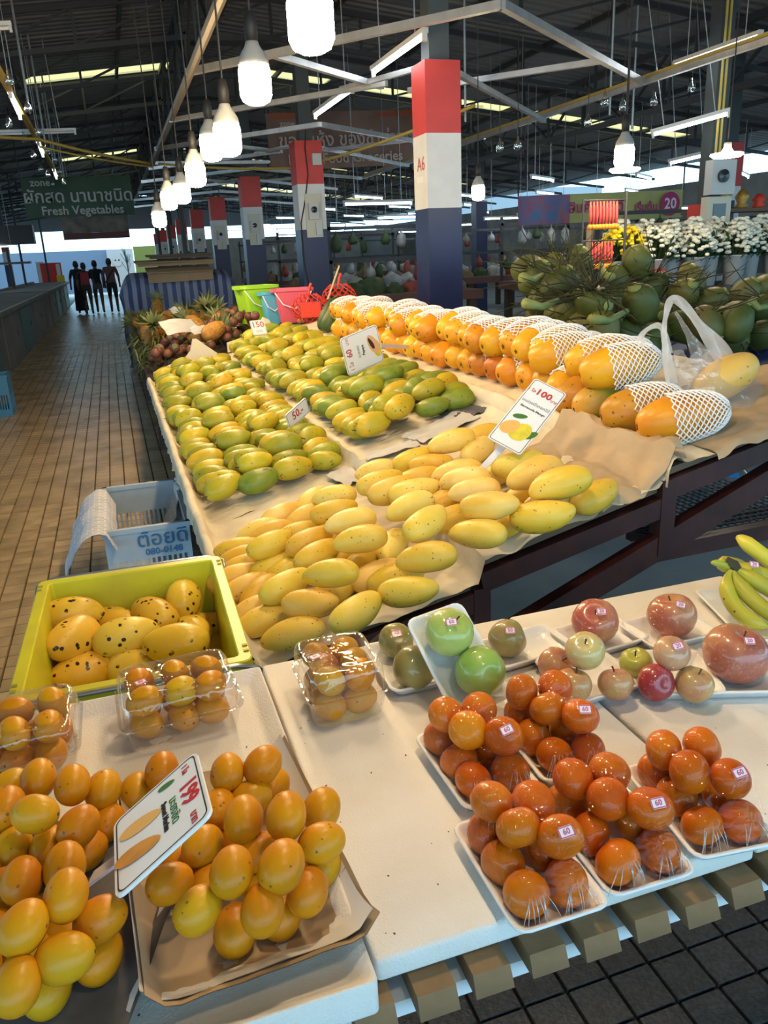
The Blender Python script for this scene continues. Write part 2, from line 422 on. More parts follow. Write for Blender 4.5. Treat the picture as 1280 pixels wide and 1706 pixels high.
RX, RZ, SL, SR = 2.0, 4.95, .12, .115
def roof_z(x): return RZ-(RX-x)*SL if x < RX else RZ-(x-RX)*SR
def ceiling_setting():
    sheet = mat('grey_roof_sheet', (.26,.27,.285), .6)
    nt = sheet.node_tree; N = nt.nodes; L = nt.links
    tc = N.new('ShaderNodeTexCoord'); wv = N.new('ShaderNodeTexWave'); wv.wave_type = 'BANDS'; wv.bands_direction = 'Y'; wv.inputs['Scale'].default_value = 1.6
    L.new(tc.outputs['Object'], wv.inputs['Vector']); b = N.new('ShaderNodeBump'); b.inputs['Strength'].default_value = .7; b.inputs['Distance'].default_value = .05
    L.new(wv.outputs['Fac'], b.inputs['Height']); L.new(b.outputs['Normal'], N['Principled BSDF'].inputs['Normal'])
    sky = bpy.data.materials.new('translucent_roof_sheet'); sky.use_nodes = True; nt = sky.node_tree; nt.nodes.clear()
    o = nt.nodes.new('ShaderNodeOutputMaterial'); t = nt.nodes.new('ShaderNodeBsdfTranslucent'); t.inputs[0].default_value = (.62,.36,.14,1)
    t2 = nt.nodes.new('ShaderNodeBsdfTransparent'); t2.inputs[0].default_value = (.62,.36,.14,1); mx = nt.nodes.new('ShaderNodeMixShader'); mx.inputs[0].default_value = .45
    nt.links.new(t.outputs[0], mx.inputs[1]); nt.links.new(t2.outputs[0], mx.inputs[2]); nt.links.new(mx.outputs[0], o.inputs['Surface'])
    cl = struct(link('ceiling', None))
    XL, XR = -11.0, 15.0
    strips = [(15.8, 16.35), (27.0, 27.8), (36.0, 37.0)]
    edges = [ROOF_Y0]
    for a, b2 in strips: edges += [a, b2]
    edges.append(46.0)
    # sheets and translucent strips, both slopes
    for k in range(len(edges)-1):
        y0, y1 = edges[k], edges[k+1]
        if k % 2 == 1:
            for (xa, xb, s) in ((-.9, RX-.5, 1), (RX+.7, 4.4, 1), (4.9, 8.2, 1), (8.7, 12.5, 1)):
                m = MB(); m.add([(xa,y0,roof_z(xa)), (xb,y0,roof_z(xb)), (xb,y1,roof_z(xb)), (xa,y1,roof_z(xa))], [(0,1,2,3)])
                link('skylight_panel', m.mesh('skylight_panel', sky), cl)
            for (xa, xb) in ((XL,-.9), (RX-.5,RX), (RX,RX+.7), (4.4,4.9), (8.2,8.7), (12.5,XR)):
                m = MB(); za, zb = roof_z(xa), roof_z(xb)
                m.add([(xa,y0,za),(xb,y0,zb),(xb,y1,zb),(xa,y1,za),(xa,y0,za+.03),(xb,y0,zb+.03),(xb,y1,zb+.03),(xa,y1,za+.03)], [(0,1,2,3),(7,6,5,4),(0,4,5,1),(2,6,7,3)])
                link('roof_sheet', m.mesh('roof_sheet', sheet), cl)
        else:
            n = max(1, round((y1-y0)/2.3)); 
            for i in range(n):
                ya = y0+(y1-y0)*i/n; yb = y0+(y1-y0)*(i+1)/n+.06*(i < n-1)
                for (xa, xb) in ((XL, RX), (RX, XR)):
                    m = MB(); za, zb = roof_z(xa), roof_z(xb); dz = .012*(i % 2)
                    m.add([(xa,ya,za+dz),(xb,ya,zb+dz),(xb,yb,zb+dz),(xa,yb,za+dz),(xa,ya,za+.03),(xb,ya,zb+.03),(xb,yb,zb+.03),(xa,yb,za+.03)], [(0,1,2,3),(7,6,5,4),(0,4,5,1),(2,6,7,3)])
                    link('roof_sheet', m.mesh('roof_sheet', sheet), cl)
    # trusses across the aisle
    y = 2.6
    while y < 46:
        m = MB(); xs = [-10+1.25*i for i in range(20)]
        for a, b2 in zip(xs, xs[1:]):
            m.beam((a,y,roof_z(a)-.06), (b2,y,roof_z(b2)-.06), .06, .07)
            m.beam((a,y,roof_z(a)-.52), (b2,y,roof_z(b2)-.52), .05, .06)
            m.beam((a,y,roof_z(a)-.08), (a,y,roof_z(a)-.5), .035, .035)
            m.beam((a,y,roof_z(a)-.5), (b2,y,roof_z(b2)-.08), .03, .03)
        link('truss', m.mesh('truss', steel_dark), cl); y += 2.3
    for x in (-9,-7.4,-5.8,-4.2,-2.6,-1.0,.6,2.0,3.4,5.0,6.6,8.2,9.8,11.4,13):
        m = MB(); m.beam((x,1,roof_z(x)-.035), (x,46,roof_z(x)-.035), .05, .07)
        link('purlin', m.mesh('purlin', steel_dark), cl)
    # ridge girder seen running away above the aisle
    for x, dz in ((1.35, .95), (8.0, .85)):
        m = MB(); ys = [2.6+1.15*i for i in range(38)]
        zt = roof_z(x)-.1; zb = roof_z(x)-dz
        m.beam((x,2.6,zt), (x,46,zt), .07, .08); m.beam((x,2.6,zb), (x,46,zb), .07, .08)
        for i, (a, b2) in enumerate(zip(ys, ys[1:])):
            m.beam((x,a,zt if i % 2 else zb), (x,b2,zb if i % 2 else zt), .035, .035); m.beam((x,a,zb), (x,a,zt), .03, .03)
        link('girder', m.mesh('girder', steel_dark), cl)
ROOF_Y0 = -6.0
ceiling_setting()

# ------------------------------------------------------------------ columns
col_red = mat('red_column_paint', (.62,.055,.045), .5, var=.15, vscale=5, bump=.08, bscale=30)
col_white = mat('white_column_paint', (.72,.72,.72), .55, var=.14, vscale=4, bump=.08, bscale=30)
col_navy = mat('navy_column_paint', (.010,.014,.075), .38, var=.3, vscale=5, bump=.08, bscale=30)
col_dark = mat('dark_column_steel', (.06,.07,.07), .6)
meter_m = mat('meter_box_grey', (.55,.56,.55), .45)
meter_cream = mat('meter_board_cream', (.60,.58,.47), .6)
glass_dark = mat('meter_window', (.03,.03,.035), .15)
def column(x, y, label, w=.30, d=.30, bands=(3.0, 2.48, 1.92), meters=True, top=4.8, zone=None):
    m = MB(); h, dd = w/2, d/2
    zr, zw, zb = bands
    for (a, b, k) in ((zw, zr, 0), (zb, zw, 1), (0, zb, 2)): m.bbox((-h,-dd,a), (h,dd,b), k)
    m.bbox((-.085,-.085,zr), (.085,.085,top), 3)
    o = struct(link('column', m.mesh('column', [col_red, col_white, col_navy, col_dark]), None, (x, y, 0))); o['label'] = label
    if meters:
        b = MB(); b.bbox((-.10,-dd-.025,zb-.1), (.12,-dd,zw-.12)); bo = link('meter_board', b.mesh('meter_board', meter_cream), o)
        c = MB(); c.bbox((-.07,-dd-.10,zb+.12), (.06,-dd-.025,zb+.32)); mo = link('electric_meter', c.mesh('electric_meter', meter_m), o)
        g = MB(); g.lathe([(.04,0),(.04,.02),(.0,.028)], 14, (-.005,-dd-.10,zb+.24), Matrix.Rotation(PI/2, 3, 'X')); link('meter_dial', g.mesh('meter_dial', glass_dark), mo)
        c2 = MB(); c2.bbox((.02,-dd-.07,zb-.07), (.10,-dd-.025,zb+.08)); link('breaker_box', c2.mesh('breaker_box', meter_m), o)
    return o
cA = column(2.69, 6.55, 'thick red, white and navy market column lettered A6', meters=False)
tx = link('zone_number', text_mesh('A6', .15, mat('faded_red_paint', (.42,.10,.07), .6), .001), cA, (-.152, -.02, 2.26), (PI/2, 0, -PI/2))
sm = MB(); sm.bbox((-.160,-.08,2.12), (-.15,.06,2.17)); link('paint_scrape', sm.mesh('paint_scrape', white_plastic), cA)
ys = [11.0, 15.6, 20.4, 25.2, 30.6, 35.6, 40.5, 45.4]
col_lab = ['red, white and navy column with a small grey switch box on its red band',
           'striped column with a cream meter board, second beyond column A6', 'striped column third beyond column A6', 'striped column fourth beyond column A6',
           'striped column fifth beyond column A6', 'striped column sixth beyond column A6', 'striped column seventh beyond column A6', 'striped column eighth beyond column A6']
for i, y in enumerate(ys):
    c = column(2.66, y, col_lab[i], w=.36, d=.34)
    if i == 0:
        b = MB(); b.bbox((.03,-.23,2.70), (.15,-.17,2.84)); link('switch_box', b.mesh('switch_box', meter_m), c)
        k = MB(); k.tube([(-.02,-.19,3.2),(-.05,-.185,2.9),(-.03,-.18,2.6),(-.09,-.18,2.3),(-.17,-.18,2.0),(-.165,-.18,1.5),(-.12,-.18,1.2)], .008, 6); link('cable', k.mesh('cable', black_rubber), c)
rp = column(6.32, 7.62, 'dark column with white meter boxes behind the flower buckets', w=.30, d=.30, bands=(1.94, 1.2, .5), meters=False, top=4.4)
b = MB(); b.bbox((-.20,-.27,2.02), (.10,-.15,2.36)); mo = link('electric_meter', b.mesh('electric_meter', meter_m), rp)
g = MB(); g.lathe([(.065,0),(.065,.03),(.0,.04)], 16, (-.07,-.27,2.2), Matrix.Rotation(PI/2, 3, 'X')); link('meter_dial', g.mesh('meter_dial', glass_dark), mo)
b = MB(); b.bbox((-.22,-.26,1.72), (.08,-.15,2.0)); bo = link('breaker_box', b.mesh('breaker_box', meter_cream), rp)
b = MB(); b.bbox((-.15,-.268,1.79), (.01,-.26,1.93)); link('breaker_window', b.mesh('breaker_window', glass_dark), bo)
b = MB()
for dx in (-.10, -.05): b.tube([(dx,-.17,2.36),(dx,-.17,4.2)], .014, 6)
link('conduit', b.mesh('conduit', yellow_cable), rp)
for i, (x, y, t) in enumerate(((8.9, 19.0, 'grey column standing far behind the coconuts'), (9.0, 10.5, 'dark column beyond the flower buckets'), (6.2, 25.0, 'red and navy column deep among the lit stalls'), (-4.2, 40.0, 'striped column at the end of the counters across the aisle'), (-4.2, 22.0, 'striped column behind the concrete counter across the aisle'))):
    column(x, y, t, meters=False, bands=(2.9, 2.3, 1.75) if i != 0 else (2.68, 2.67, 2.66))

# ------------------------------------------------------------------ light steel frame at three metres, cables
def steel_frame():
    r = struct(link('trim_1', None)); r['label'] = 'galvanised steel frame hung between the columns'
    def bar(a, b, w=.05): m = MB(); m.beam(a, b, w, w); link('steel_bar', m.mesh('steel_bar', galv), r)
    Z = 3.0
    m = MB(); m.tube([(.80,1.6,Z),(.84,13.2,Z)], .035, 8); link('long_pipe', m.mesh('long_pipe', mat('brown_pipe', (.22,.19,.15), .5, metal=.3)), r)
    bar((.84,13.2,Z), (2.6,13.2,Z), .045)
    bar((5.0,2.5,Z), (5.0,16,Z), .045)
    for k in range(4):
        y0 = 5.0+4.55*k
        bar((2.5,y0,Z), (.80,y0+2.05,Z)); bar((2.5,y0,Z), (5.0,y0+2.05,Z))
        bar((1.35,y0+1.4,Z), (2.54,y0+2.45,Z), .045); bar((2.85,y0+2.6,Z), (4.05,y0+1.28,Z), .045)
        bar((2.66,y0+1.6,Z), (2.2,y0+2.6,Z), .04); bar((2.85,y0+1.55,Z-.05), (5.0,y0+3.9,Z-.05), .045)
        bar((.82,y0+4.2,Z-.02), (2.5,y0+2.2,Z-.02), .045)
    m = MB(); m.beam((5.02,3,3.05), (5.02,16,3.05), .02, .03); link('conduit', m.mesh('conduit', yellow_cable), r)
    # drop rods on the aisle side
    for i, (x, y) in enumerate(((-.62,5.6),(-.62,7.2),(-.60,10.6),(-.6,13),(-.6,15.5),(-.6,18.5),(4.05,9.0),(5.6,8.5),(6.6,9.5))):
        m = MB(); m.tube([(x,y,2.95 if i > 5 else 3.25),(x,y,roof_z(x)-.05)], .014, 6); link('drop_rod', m.mesh('drop_rod', galv), r)
steel_frame()
def cable(label, pts, rad, m, name='power_cable'):
    # sagging cable through points
    q = []
    for a, b in zip(pts, pts[1:]):
        a, b = Vector(a), Vector(b)
        for k in range(8):
            t = k/8; p = a.lerp(b, t); p.z -= .12*(b-a).length*.12*4*t*(1-t); q.append(p)
    q.append(Vector(pts[-1])); mb = MB(); mb.tube(q, rad, 6)
    return tag(link(name, mb.mesh(name, m, True)), label, 'cable')
cable('yellow cable swagged across the aisle to the end of the brown pipe', [(-1.6,11.5,3.2),(-.65,12.2,3.2),(.84,13.1,2.98)], .022, yellow_cable)
cable('thin yellow cable drooping below the swagged one over the aisle', [(-.65,12.3,3.12),(.84,13.2,2.95)], .014, yellow_cable)
cable('yellow cable sagging from the small switch box column to column A6', [(.9,12.8,2.95),(2.6,11.6,2.75),(3.7,8.0,2.95)], .018, yellow_cable)

# ------------------------------------------------------------------ lamps
glow = mat('lit_bulb_plastic', (1,.72,.40), .4, emit=BULB_E)
tubeglow = mat('lit_tube', (.86,.95,1), .4, emit=TUBE_E)
bulb_white = mat('bulb_housing', (.62,.62,.60), .35)
hous_m = mat('bulb_neck', (.34,.34,.33), .4)
def bulb_meshes():
    g = MB(); g.lathe([(.0,-.085),(.030,-.083),(.052,-.072),(.0625,-.05),(.0625,.035),(.056,.05)], 18)
    h = MB(); h.lathe([(.0565,.05),(.060,.056),(.057,.075),(.044,.098),(.030,.118),(.024,.135),(.0,.137)], 18)
    s = MB(); s.lathe([(.0,.130),(.024,.131),(.026,.19),(.018,.235),(.0,.24)], 12)
    return g.mesh('globe', glow, True), h.mesh('housing', hous_m, True), s.mesh('socket', black_rubber, True)
BG, BH, BS = bulb_meshes()
glow_soft = mat('softer_bulb_plastic', (1,.78,.50), .4, emit=70.0)
BG2 = BG.copy(); BG2.materials.clear(); BG2.materials.append(glow_soft)
def bulb(x, y, z, label, sc=1.0, top=None, soft=False):
    t = thing('hanging_bulb', label, 'light bulb', (x, y, z), None, 'lit hanging bulbs')
    link('globe', BG2 if soft else BG, t, scale=sc); link('housing', BH, t, scale=sc); link('socket', BS, t, scale=sc)
    c = MB(); zt = roof_z(x)-.02-z
    c.tube([(0,0,.23*sc),(.006,.004,zt*.5),(0,0,zt)], .005, 5); link('cord', c.mesh('cord', black_rubber), t)
    return t
row = [(.60,1.30),(.604,2.34),(.64,3.40),(.60,3.98),(.655,5.0),(.60,5.45),(.60,6.5),(.53,6.9),(.50,7.9)]
zz = [2.2,2.20,2.25,2.13,2.22,2.12,2.09,2.07,1.98]
bl = ['big lit bulb hung over the yellow mango bed edge','largest lit bulb, cut off by the top of the picture','lit bulb second along the row over the mango beds','lit bulb third along the row, in front of a slightly smaller one','lit bulb fourth along the row, half behind its neighbour','lit bulb fifth along the row over the green mangoes','lit bulb sixth along the row over the green mangoes','lit bulb seventh along the row over the mangosteens','last and lowest lit bulb of the row over the mangosteens']
for (x, y), z, l in zip(row, zz, bl): bulb(x, y, z, l)
bulb(.60, .30, 2.2, 'big lit bulb hung over the wrapped mandarins', soft=True)  # unseen fill lamp, added to brighten the fruit on the front table
bulb(3.28, 4.79, 2.13, 'lit bulb hanging above the coconuts in front of the banner', soft=True)
bulb(3.13, 6.70, 2.06, 'small lit bulb hanging close beside column A6', .9, soft=True)
def saucer(x, y, z, label):
    t = thing('disc_lamp', label, 'lamp', (x, y, z), None, 'flat disc lamps')
    g = MB(); g.lathe([(0,-.02),(.10,-.018),(.125,0),(.118,.012),(.05,.02)], 20); link('diffuser', g.mesh('diffuser', glow_soft, True), t)
    h = MB(); h.lathe([(.05,.02),(.03,.05),(.028,.09),(0,.092)], 14); link('cap', h.mesh('cap', bulb_white, True), t)
    c = MB(); c.tube([(0,0,.09),(0,0,roof_z(x)-.02-z)], .005, 5); link('cord', c.mesh('cord', black_rubber), t)
saucer(4.12, 6.0, 2.15, 'flat round lamp glowing under the bulb above the coconuts')
saucer(4.70, 5.5, 2.20, 'flat round lamp glowing by the white meter boxes')
def tube_light(a, b, label, lit=True):
    a, b = Vector(a), Vector(b); L = (b-a).length
    t = thing('tube_light', label, 'tube light', (a+b)/2, axis_rot(b-a), 'fluorescent tube lights')
    h = MB(); h.box((0,0,.035), (L+.06,.05,.035)); 
    for s in (-1, 1): h.box((s*(L/2+.012),0,.0), (.025,.035,.07))
    link('batten', h.mesh('batten', bulb_white), t)
    g = MB(); g.tube([(-L/2,0,0),(L/2,0,0)], .016, 10); link('tube', g.mesh('tube', tubeglow if lit else white_plastic, True), t)
    c = (a+b)/2
    for s in (-.35, .35):
        q = a.lerp(b, .5+s); hh = roof_z(q.x)-q.z-.03; e = MB(); e.tube([(s*L,0,.05),(s*L,0,max(.1, hh))], .005, 5); link('hanger', e.mesh('hanger', galv), t)
TL = [((2.42,6.1,3.08),(2.42,7.3,3.08),'lit tube hanging just before column A6'), ((2.44,8.05,3.08),(2.44,9.5,3.08),'lit tube pointing away behind column A6'),
      ((5.88,6.6,3.3),(5.88,7.75,3.3),'lit tube high over the flower stall at the upper corner'), ((6.1,11.3,3.3),(6.1,12.8,3.3),'lit tube between column A6 and the bulb over the coconuts'),
      (aty(1212,190,7.2),aty(1090,224,7.6),'lit tube slanting over the white chrysanthemums'), (aty(1182,257,9.0),aty(1118,272,9.4),'lit tube behind the white meter boxes')]
for a, b, l in TL: tube_light(a, b, l)
k = 0
for x in (5.2, 7.4, 9.6, 12.0):
    for y in (13.6, 17.4, 21.5, 26, 31, 37):
        tube_light((x, y, 2.75), (x+.9, y+.8, 2.75), 'far lit tube, %s over the stalls behind the columns' % nth(k)); k += 1
k = 0
for (x, y, z) in ((3.5,12.2,2.3),(4.9,14.9,2.2),(7.0,13.3,2.1),(8.6,13.6,2.15),(4.0,17.8,2.2),(8.2,17.2,2.2),(5.0,21.4,2.2),(9.0,21.0,2.2),(11.6,15.0,2.2),(12.6,19.5,2.2),(5.2,26,2.2),(9.4,26.6,2.2)):
    tube_light((x, y, z), (x+1.1, y+.1, z), 'lit tube hung low over a dim stall, %s of them' % nth(k)); k += 1
for i, y in enumerate((9.2, 12.6, 16.0, 19.2, 22.4, 25.6, 28.8, 32, 35.2, 38.4)):
    tube_light((-.67,y,3.2), (-.70,y+1.25,3.2), '%s lit tube along the beam over the aisle' % nth(i))
tube_light((-2.4,8.6,3.5), (-.55,8.7,3.65), 'unlit white tube high over the aisle beside the drop rods', False)
tube_light((-1.5,13.3,3.4), (-.2,13.4,3.45), 'unlit tube fitting below the roof near the aisle skylight', False)
m = MB(); m.beam((-.67,6.5,3.25), (-.72,44,3.25), .05, .06); o = struct(link('trim_2', m.mesh('trim_2', yellow_cable))); o['label'] = 'long beam carrying tubes over the aisle'
cb = MB(); cb.lathe([(0,-.05),(.03,-.04),(.04,-.01),(.03,.03),(.015,.05),(.014,.08),(0,.081)], 10); cbm = cb.mesh('glass_bulb', film_mat('bulb_glass', gloss=.25, fres=.9, rough=.05, wr=0), True)
for i in range(14):
    y = 8.0+i*.75+(i % 3)*.2; o = link('glass_bulb', cbm, None, (-.67+(-.14 if i % 2 else .1), y, 3.10+.05*(i % 3)))
    tag(o, 'unlit clear glass bulb, %s along the beam over the aisle' % nth(i), 'light bulb', 'unlit clear bulbs on the aisle beam')
for i, (u, v) in enumerate(((1153,145),(1090,168),(1038,177),(1008,170),(980,203),(833,245),(863,242))):
    p = aty(u, v, 7.5); o = link('glass_bulb', cbm, None, p); c = MB(); c.tube([(0,0,.08),(0,0,roof_z(p.x)-p.z-.03)], .004, 4); link('cord', c.mesh('cord', black_rubber), o); tag(o, 'unlit clear glass bulb strung over the coconut stall, %s from the flower end' % nth(i), 'light bulb', 'unlit clear bulbs over the coconuts')

# ------------------------------------------------------------------ banners
def banner(name, label, a, b, h, mats_bands, texts, wav=.03):
    """cloth banner from top corner a to top corner b, hanging h"""
    a, b = Vector(a), Vector(b); d = b-a; L = d.length
    t = thing(name, label, 'banner', a, axis_rot(d))
    for (f0, f1, x0, x1, m) in mats_bands:
        g = MB()
        g.grid(lambda p, q: Vector((L*(x0+(x1-x0)*p), wav*math.sin(p*9+f0*3)*(1-.3*q), -h*(f0+(f1-f0)*q))), 22, 3)
        g2 = [Vector(v)+Vector((0,.012,0)) for v in g.v]; n = len(g.v)
        g.add(g2, [tuple(reversed(f)) for f in g.f])
        link('cloth_panel', g.mesh('cloth_panel', m, True), t)
    for (s, size, x, f, m) in texts:
        link('lettering', text_mesh(s, size*h, m, .002, .004), t, (L*x, -.045, -h*f), (PI/2, 0, 0))
    for x in (0, L):
        c = MB(); c.tube([(x,0,0),(x,0,max(.2, roof_z(a.x+x)-.03-a.z))], .012, 5); link('hanging_cord', c.mesh('hanging_cord', black_rubber), t)
    return t
bn_green = mat('green_banner', (.035,.075,.045), .7, var=.3, vscale=2); bn_red = mat('dark_red_banner', (.09,.02,.02), .7); bn_txt = mat('white_banner_print', (.38,.38,.36), .7)
bn_brown = mat('brown_banner', (.30,.17,.12), .7, var=.5, vscale=1.4, var_col=(.16,.09,.07)); bn_or = mat('orange_banner', (.35,.09,.04), .7); bn_pale = mat('pale_banner_print', (.52,.40,.34), .7)
bn_y = mat('olive_yellow_banner', (.62,.58,.20), .6, var=.2, vscale=2); bn_mag = mat('magenta_print', (.50,.03,.17), .6); bn_mix = mat('mixed_goods_print', (.10,.22,.45), .6, var=.9, vscale=4, var_col=(.5,.10,.12)); bn_pink = mat('pink_print', (.6,.25,.35), .6)
banner('zone_banner', 'dark green zone banner for fresh vegetables over the far aisle', (-1.40,18,3.27), (.67,18,3.28), 1.12,
       [(0,.66,0,1,bn_green),(.66,.94,.30,.92,mat('produce_print', (.06,.05,.05), .7, var=.9, vscale=5, var_col=(.16,.12,.09))),(.94,1.05,.30,.92,bn_red)],
       [('zone', .17, .17, .09, bn_txt), ('ผักสด นานาชนิด', .285, .5, .33, bn_txt), ('Fresh Vegetables', .205, .52, .56, bn_txt)])
banner('grocery_banner', 'faded brown zone banner for dried food and groceries between columns', (2.95,15,3.96), (5.75,15,4.05), .92,
       [(0,1,0,1,bn_brown),(-.01,.10,.02,.98,bn_or)],
       [('zone', .15, .13, .19, bn_pale), ('ของแห้ง ของชำต่างๆ', .33, .52, .5, bn_pale), ('Dried Food Groceries', .26, .5, .83, bn_pale)], .02)
banner('sale_banner', 'olive yellow sale banner with magenta writing behind the garlands', (6.30,12,2.34), (9.42,12,2.38), .44,
       [(0,1,.0,.30,bn_mix),(0,1,.30,1,bn_y)],
       [('สินค้าวาไรตี้', .52, .45, .5, bn_mag), ('เริ่มต้น', .40, .755, .58, bn_mag), ('20', .55, .91, .5, white_plastic)], .03)
_s = bpy.data.objects['sale_banner']; g = MB(); g.lathe([(0,0),(.19,.001),(.19,.004),(0,.005)], 20, (2.84,-.038,-.22), Matrix.Rotation(PI/2, 3, 'X')); link('price_roundel', g.mesh('price_roundel', bn_mag), _s)
# ------------------------------------------------------------------ the long stepped display table
TY0, TY1 = 1.85, 7.15
def display_table():
    t = thing('display_table', 'long stepped maroon steel table carrying the mangoes and papayas', 'table')
    def bar(name, a, b, w=.045, h=.06): m = MB(); m.beam(a, b, w, h); return link(name, m.mesh(name, maroon), t)
    t1 = lambda x: bed(x)-.035
    for y in (TY0, 4.5, TY1):
        bar('cross_rail', (.22,y,t1(.22)-.03), (.86,y,t1(.86)-.03))
        bar('cross_rail', (.86,y,.715), (1.46,y,.855)); bar('cross_rail', (1.44,y,.90), (2.10,y,1.045))
        bar('post', (.86,y,0), (.86,y,.70), .05, .05); bar('post', (1.46,y,.70), (1.46,y,.935), .05, .05)
        bar('leg', (.25,y,0), (.25,y,.56), .05, .05); bar('leg', (2.08,y,0), (2.08,y,1.03), .05, .05)
        bar('brace', (.87,y+.001,.49), (2.08,y+.001,.985), .045, .075)
        bar('shelf_rail', (1.40,y,.705), (2.10,y,.715), .04, .05)
    for x, z in ((.22,.545),(.86,.70),(1.46,.90),(2.10,1.045)): bar('long_rail', (x,TY0,z), (x,TY1,z), .045, .05)
    bar('low_rail', (.25,TY0,.30), (.25,TY1,.30), .04, .04)
    wood = mat('bed_board_wood', (.16,.10,.06), .8, var=.4, vscale=6)
    for k, (xa, xb) in enumerate(((.22,.865),(.87,1.465),(1.47,2.10))):
        a = TIER[k]; za, zb = a[0]+a[1]*(xa-a[2])-.012, a[0]+a[1]*(xb-a[2])-.012
        m = MB(); m.add([(xa,TY0,za-.02),(xb,TY0,zb-.02),(xb,TY1,zb-.02),(xa,TY1,za-.02),(xa,TY0,za),(xb,TY0,zb),(xb,TY1,zb),(xa,TY1,za)], [(3,2,1,0),(4,5,6,7),(0,1,5,4),(1,2,6,5),(2,3,7,6),(3,0,4,7)])
        link('bed_board', m.mesh('bed_board', wood), t)
    # wire mesh shelf under the high tier
    m = MB()
    for i in range(24): x = 1.44+.028*i; m.beam((x,TY0,.73), (x,3.2,.73), .004, .004)
    for i in range(46): y = TY0+.03*i; m.beam((1.44,y,.732), (2.1,y,.732), .004, .004)
    link('mesh_shelf', m.mesh('mesh_shelf', steel_dark), t)
    for y in (1.98, 3.15): bar('shelf_bearer', (1.44,y,.715), (2.1,y,.715), .03, .03)
display_table()

def polyline(pts):
    pts = [Vector((a, 0, b)) for a, b in pts]; L = [0]
    for a, b in zip(pts, pts[1:]): L.append(L[-1]+(b-a).length)
    def f(s):
        d = s*L[-1]
        for i in range(len(pts)-1):
            if d <= L[i+1] or i == len(pts)-2:
                k = (d-L[i])/max(L[i+1]-L[i], 1e-9); return pts[i].lerp(pts[i+1], k)
    return f
def sheet(label, prof, y0, y1, m, amp=.008, nu=40, nv=60, front=0., seed=0, name='paper_lining', rag=.012, thick=.0012):
    f = polyline(prof); g = MB()
    def P(p, q):
        c = f(p); y = y0+(y1-y0)*q
        w = mnoise.noise(Vector((c.x*9+seed, y*7, seed*3.1)))*amp + mnoise.noise(Vector((c.x*25, y*22+seed, 2.)))*amp*.45
        z = c.z+w
        if q < .06 and front: z -= front*(1-q/.06)**2*(1+.5*mnoise.noise(Vector((c.x*14, seed, 1.))))
        e = 0
        if p in (0., 1.): e = rag*mnoise.noise(Vector((y*11, seed, p*5)))
        yy = y
        if q in (0., 1.): yy += rag*2*mnoise.noise(Vector((c.x*13, seed+4, q*5)))
        return Vector((c.x+w*.3+e, yy, z+e))
    g.grid(P, nu, nv)
    n = len(g.v); top = list(g.v); fs = list(g.f)
    g.add([(a, b, c-thick) for a, b, c in top], [tuple(reversed(q)) for q in fs])
    return tag(link(name, g.mesh(name, m, True)), label, 'paper')
Z = bed
lip1 = [(.172,.595),(.176,.63),(.183,.658),(.205,.660),(.225,.622),(.24,Z(.24)+.006)]
sheet('cream paper lining the lower tier under the yellow mangoes', lip1+[(.5,Z(.5)+.006),(.845,Z(.845)+.006),(.862,.80)], 1.82, 3.02, paper_cream, .012, 60, 50, .015, 1)
sheet('cream paper lining the lower tier under the green mangoes', lip1+[(.4,Z(.4)+.008),(.6,Z(.6)+.008),(.845,Z(.845)+.008),(.862,.80)], 2.99, 7.1, paper_cream, .012, 50, 110, 0, 2)
rim2 = [(.858,.74),(.860,.797),(.885,.800)]
sheet('cream paper lining the middle tier under the yellow mangoes', rim2+[(1.1,Z(1.1)+.006),(1.42,Z(1.42)+.008),(1.452,.965),(1.462,1.005)], 1.83, 3.0, paper_cream, .012, 60, 50, .015, 3)
sheet('cream paper lining the middle tier under the green mangoes', rim2+[(1.1,Z(1.1)+.008),(1.3,Z(1.3)+.008),(1.42,Z(1.42)+.008),(1.452,.965),(1.462,1.005)], 2.97, 7.1, paper_cream, .012, 50, 110, 0, 4)
sheet('cream paper lining the high tier under the papayas', [(1.445,.935),(1.450,.985),(1.468,1.018),(1.488,1.015),(1.505,Z(1.505)+.008),(1.8,Z(1.8)+.006),(2.09,Z(2.09)+.02),(2.15,1.14)], 1.82, 7.1, paper_cream, .012, 50, 130, .01, 5)
sheet('brown paper curled up at the front corner of the high tier', [(1.60,Z(1.6)+.008),(1.85,Z(1.85)+.010),(2.02,Z(2.02)+.03),(2.14,1.17)], 1.79, 2.35, paper_brown, .018, 40, 40, .02, 6)
sheet('brown paper standing up behind the front mangoes of the middle tier', [(1.25,Z(1.25)+.012),(1.38,Z(1.38)+.012),(1.44,.975),(1.468,1.035),(1.50,1.03)], 1.83, 2.45, paper_brown, .026, 50, 50, .02, 7)
for i, (x, y, sx, sy, rz, lab) in enumerate(((1.22,2.98,.30,.16,.25,'grey newspaper peeping out in front of the middle tier green mangoes'), (.98,2.92,.22,.10,-.15,'folded newspaper below the first green mangoes of the middle tier'), (1.36,3.1,.14,.22,.3,'dark newspaper corner beside the papaya wall'), (.80,2.98,.10,.20,.2,'crumpled newspaper on the step between green mangoes'))):
    m = MB()
    m.grid(lambda p, q: Vector(((p-.5)*sx, (q-.5)*sy, .012+.012*mnoise.noise(Vector((p*5, q*5, i*3.))))), 12, 12)
    n = list(m.v); m.add([(a, b, c-.001) for a, b, c in n], [tuple(reversed(f)) for f in list(m.f)])
    a = math.atan(.22)
    o = link('newspaper', m.mesh('newspaper', paper_white if i != 2 else mat('printed_newspaper', (.10,.10,.12), .8), True), None, (x, y, bed(x)+.016), (0, -a, rz)); tag(o, lab, 'newspaper')
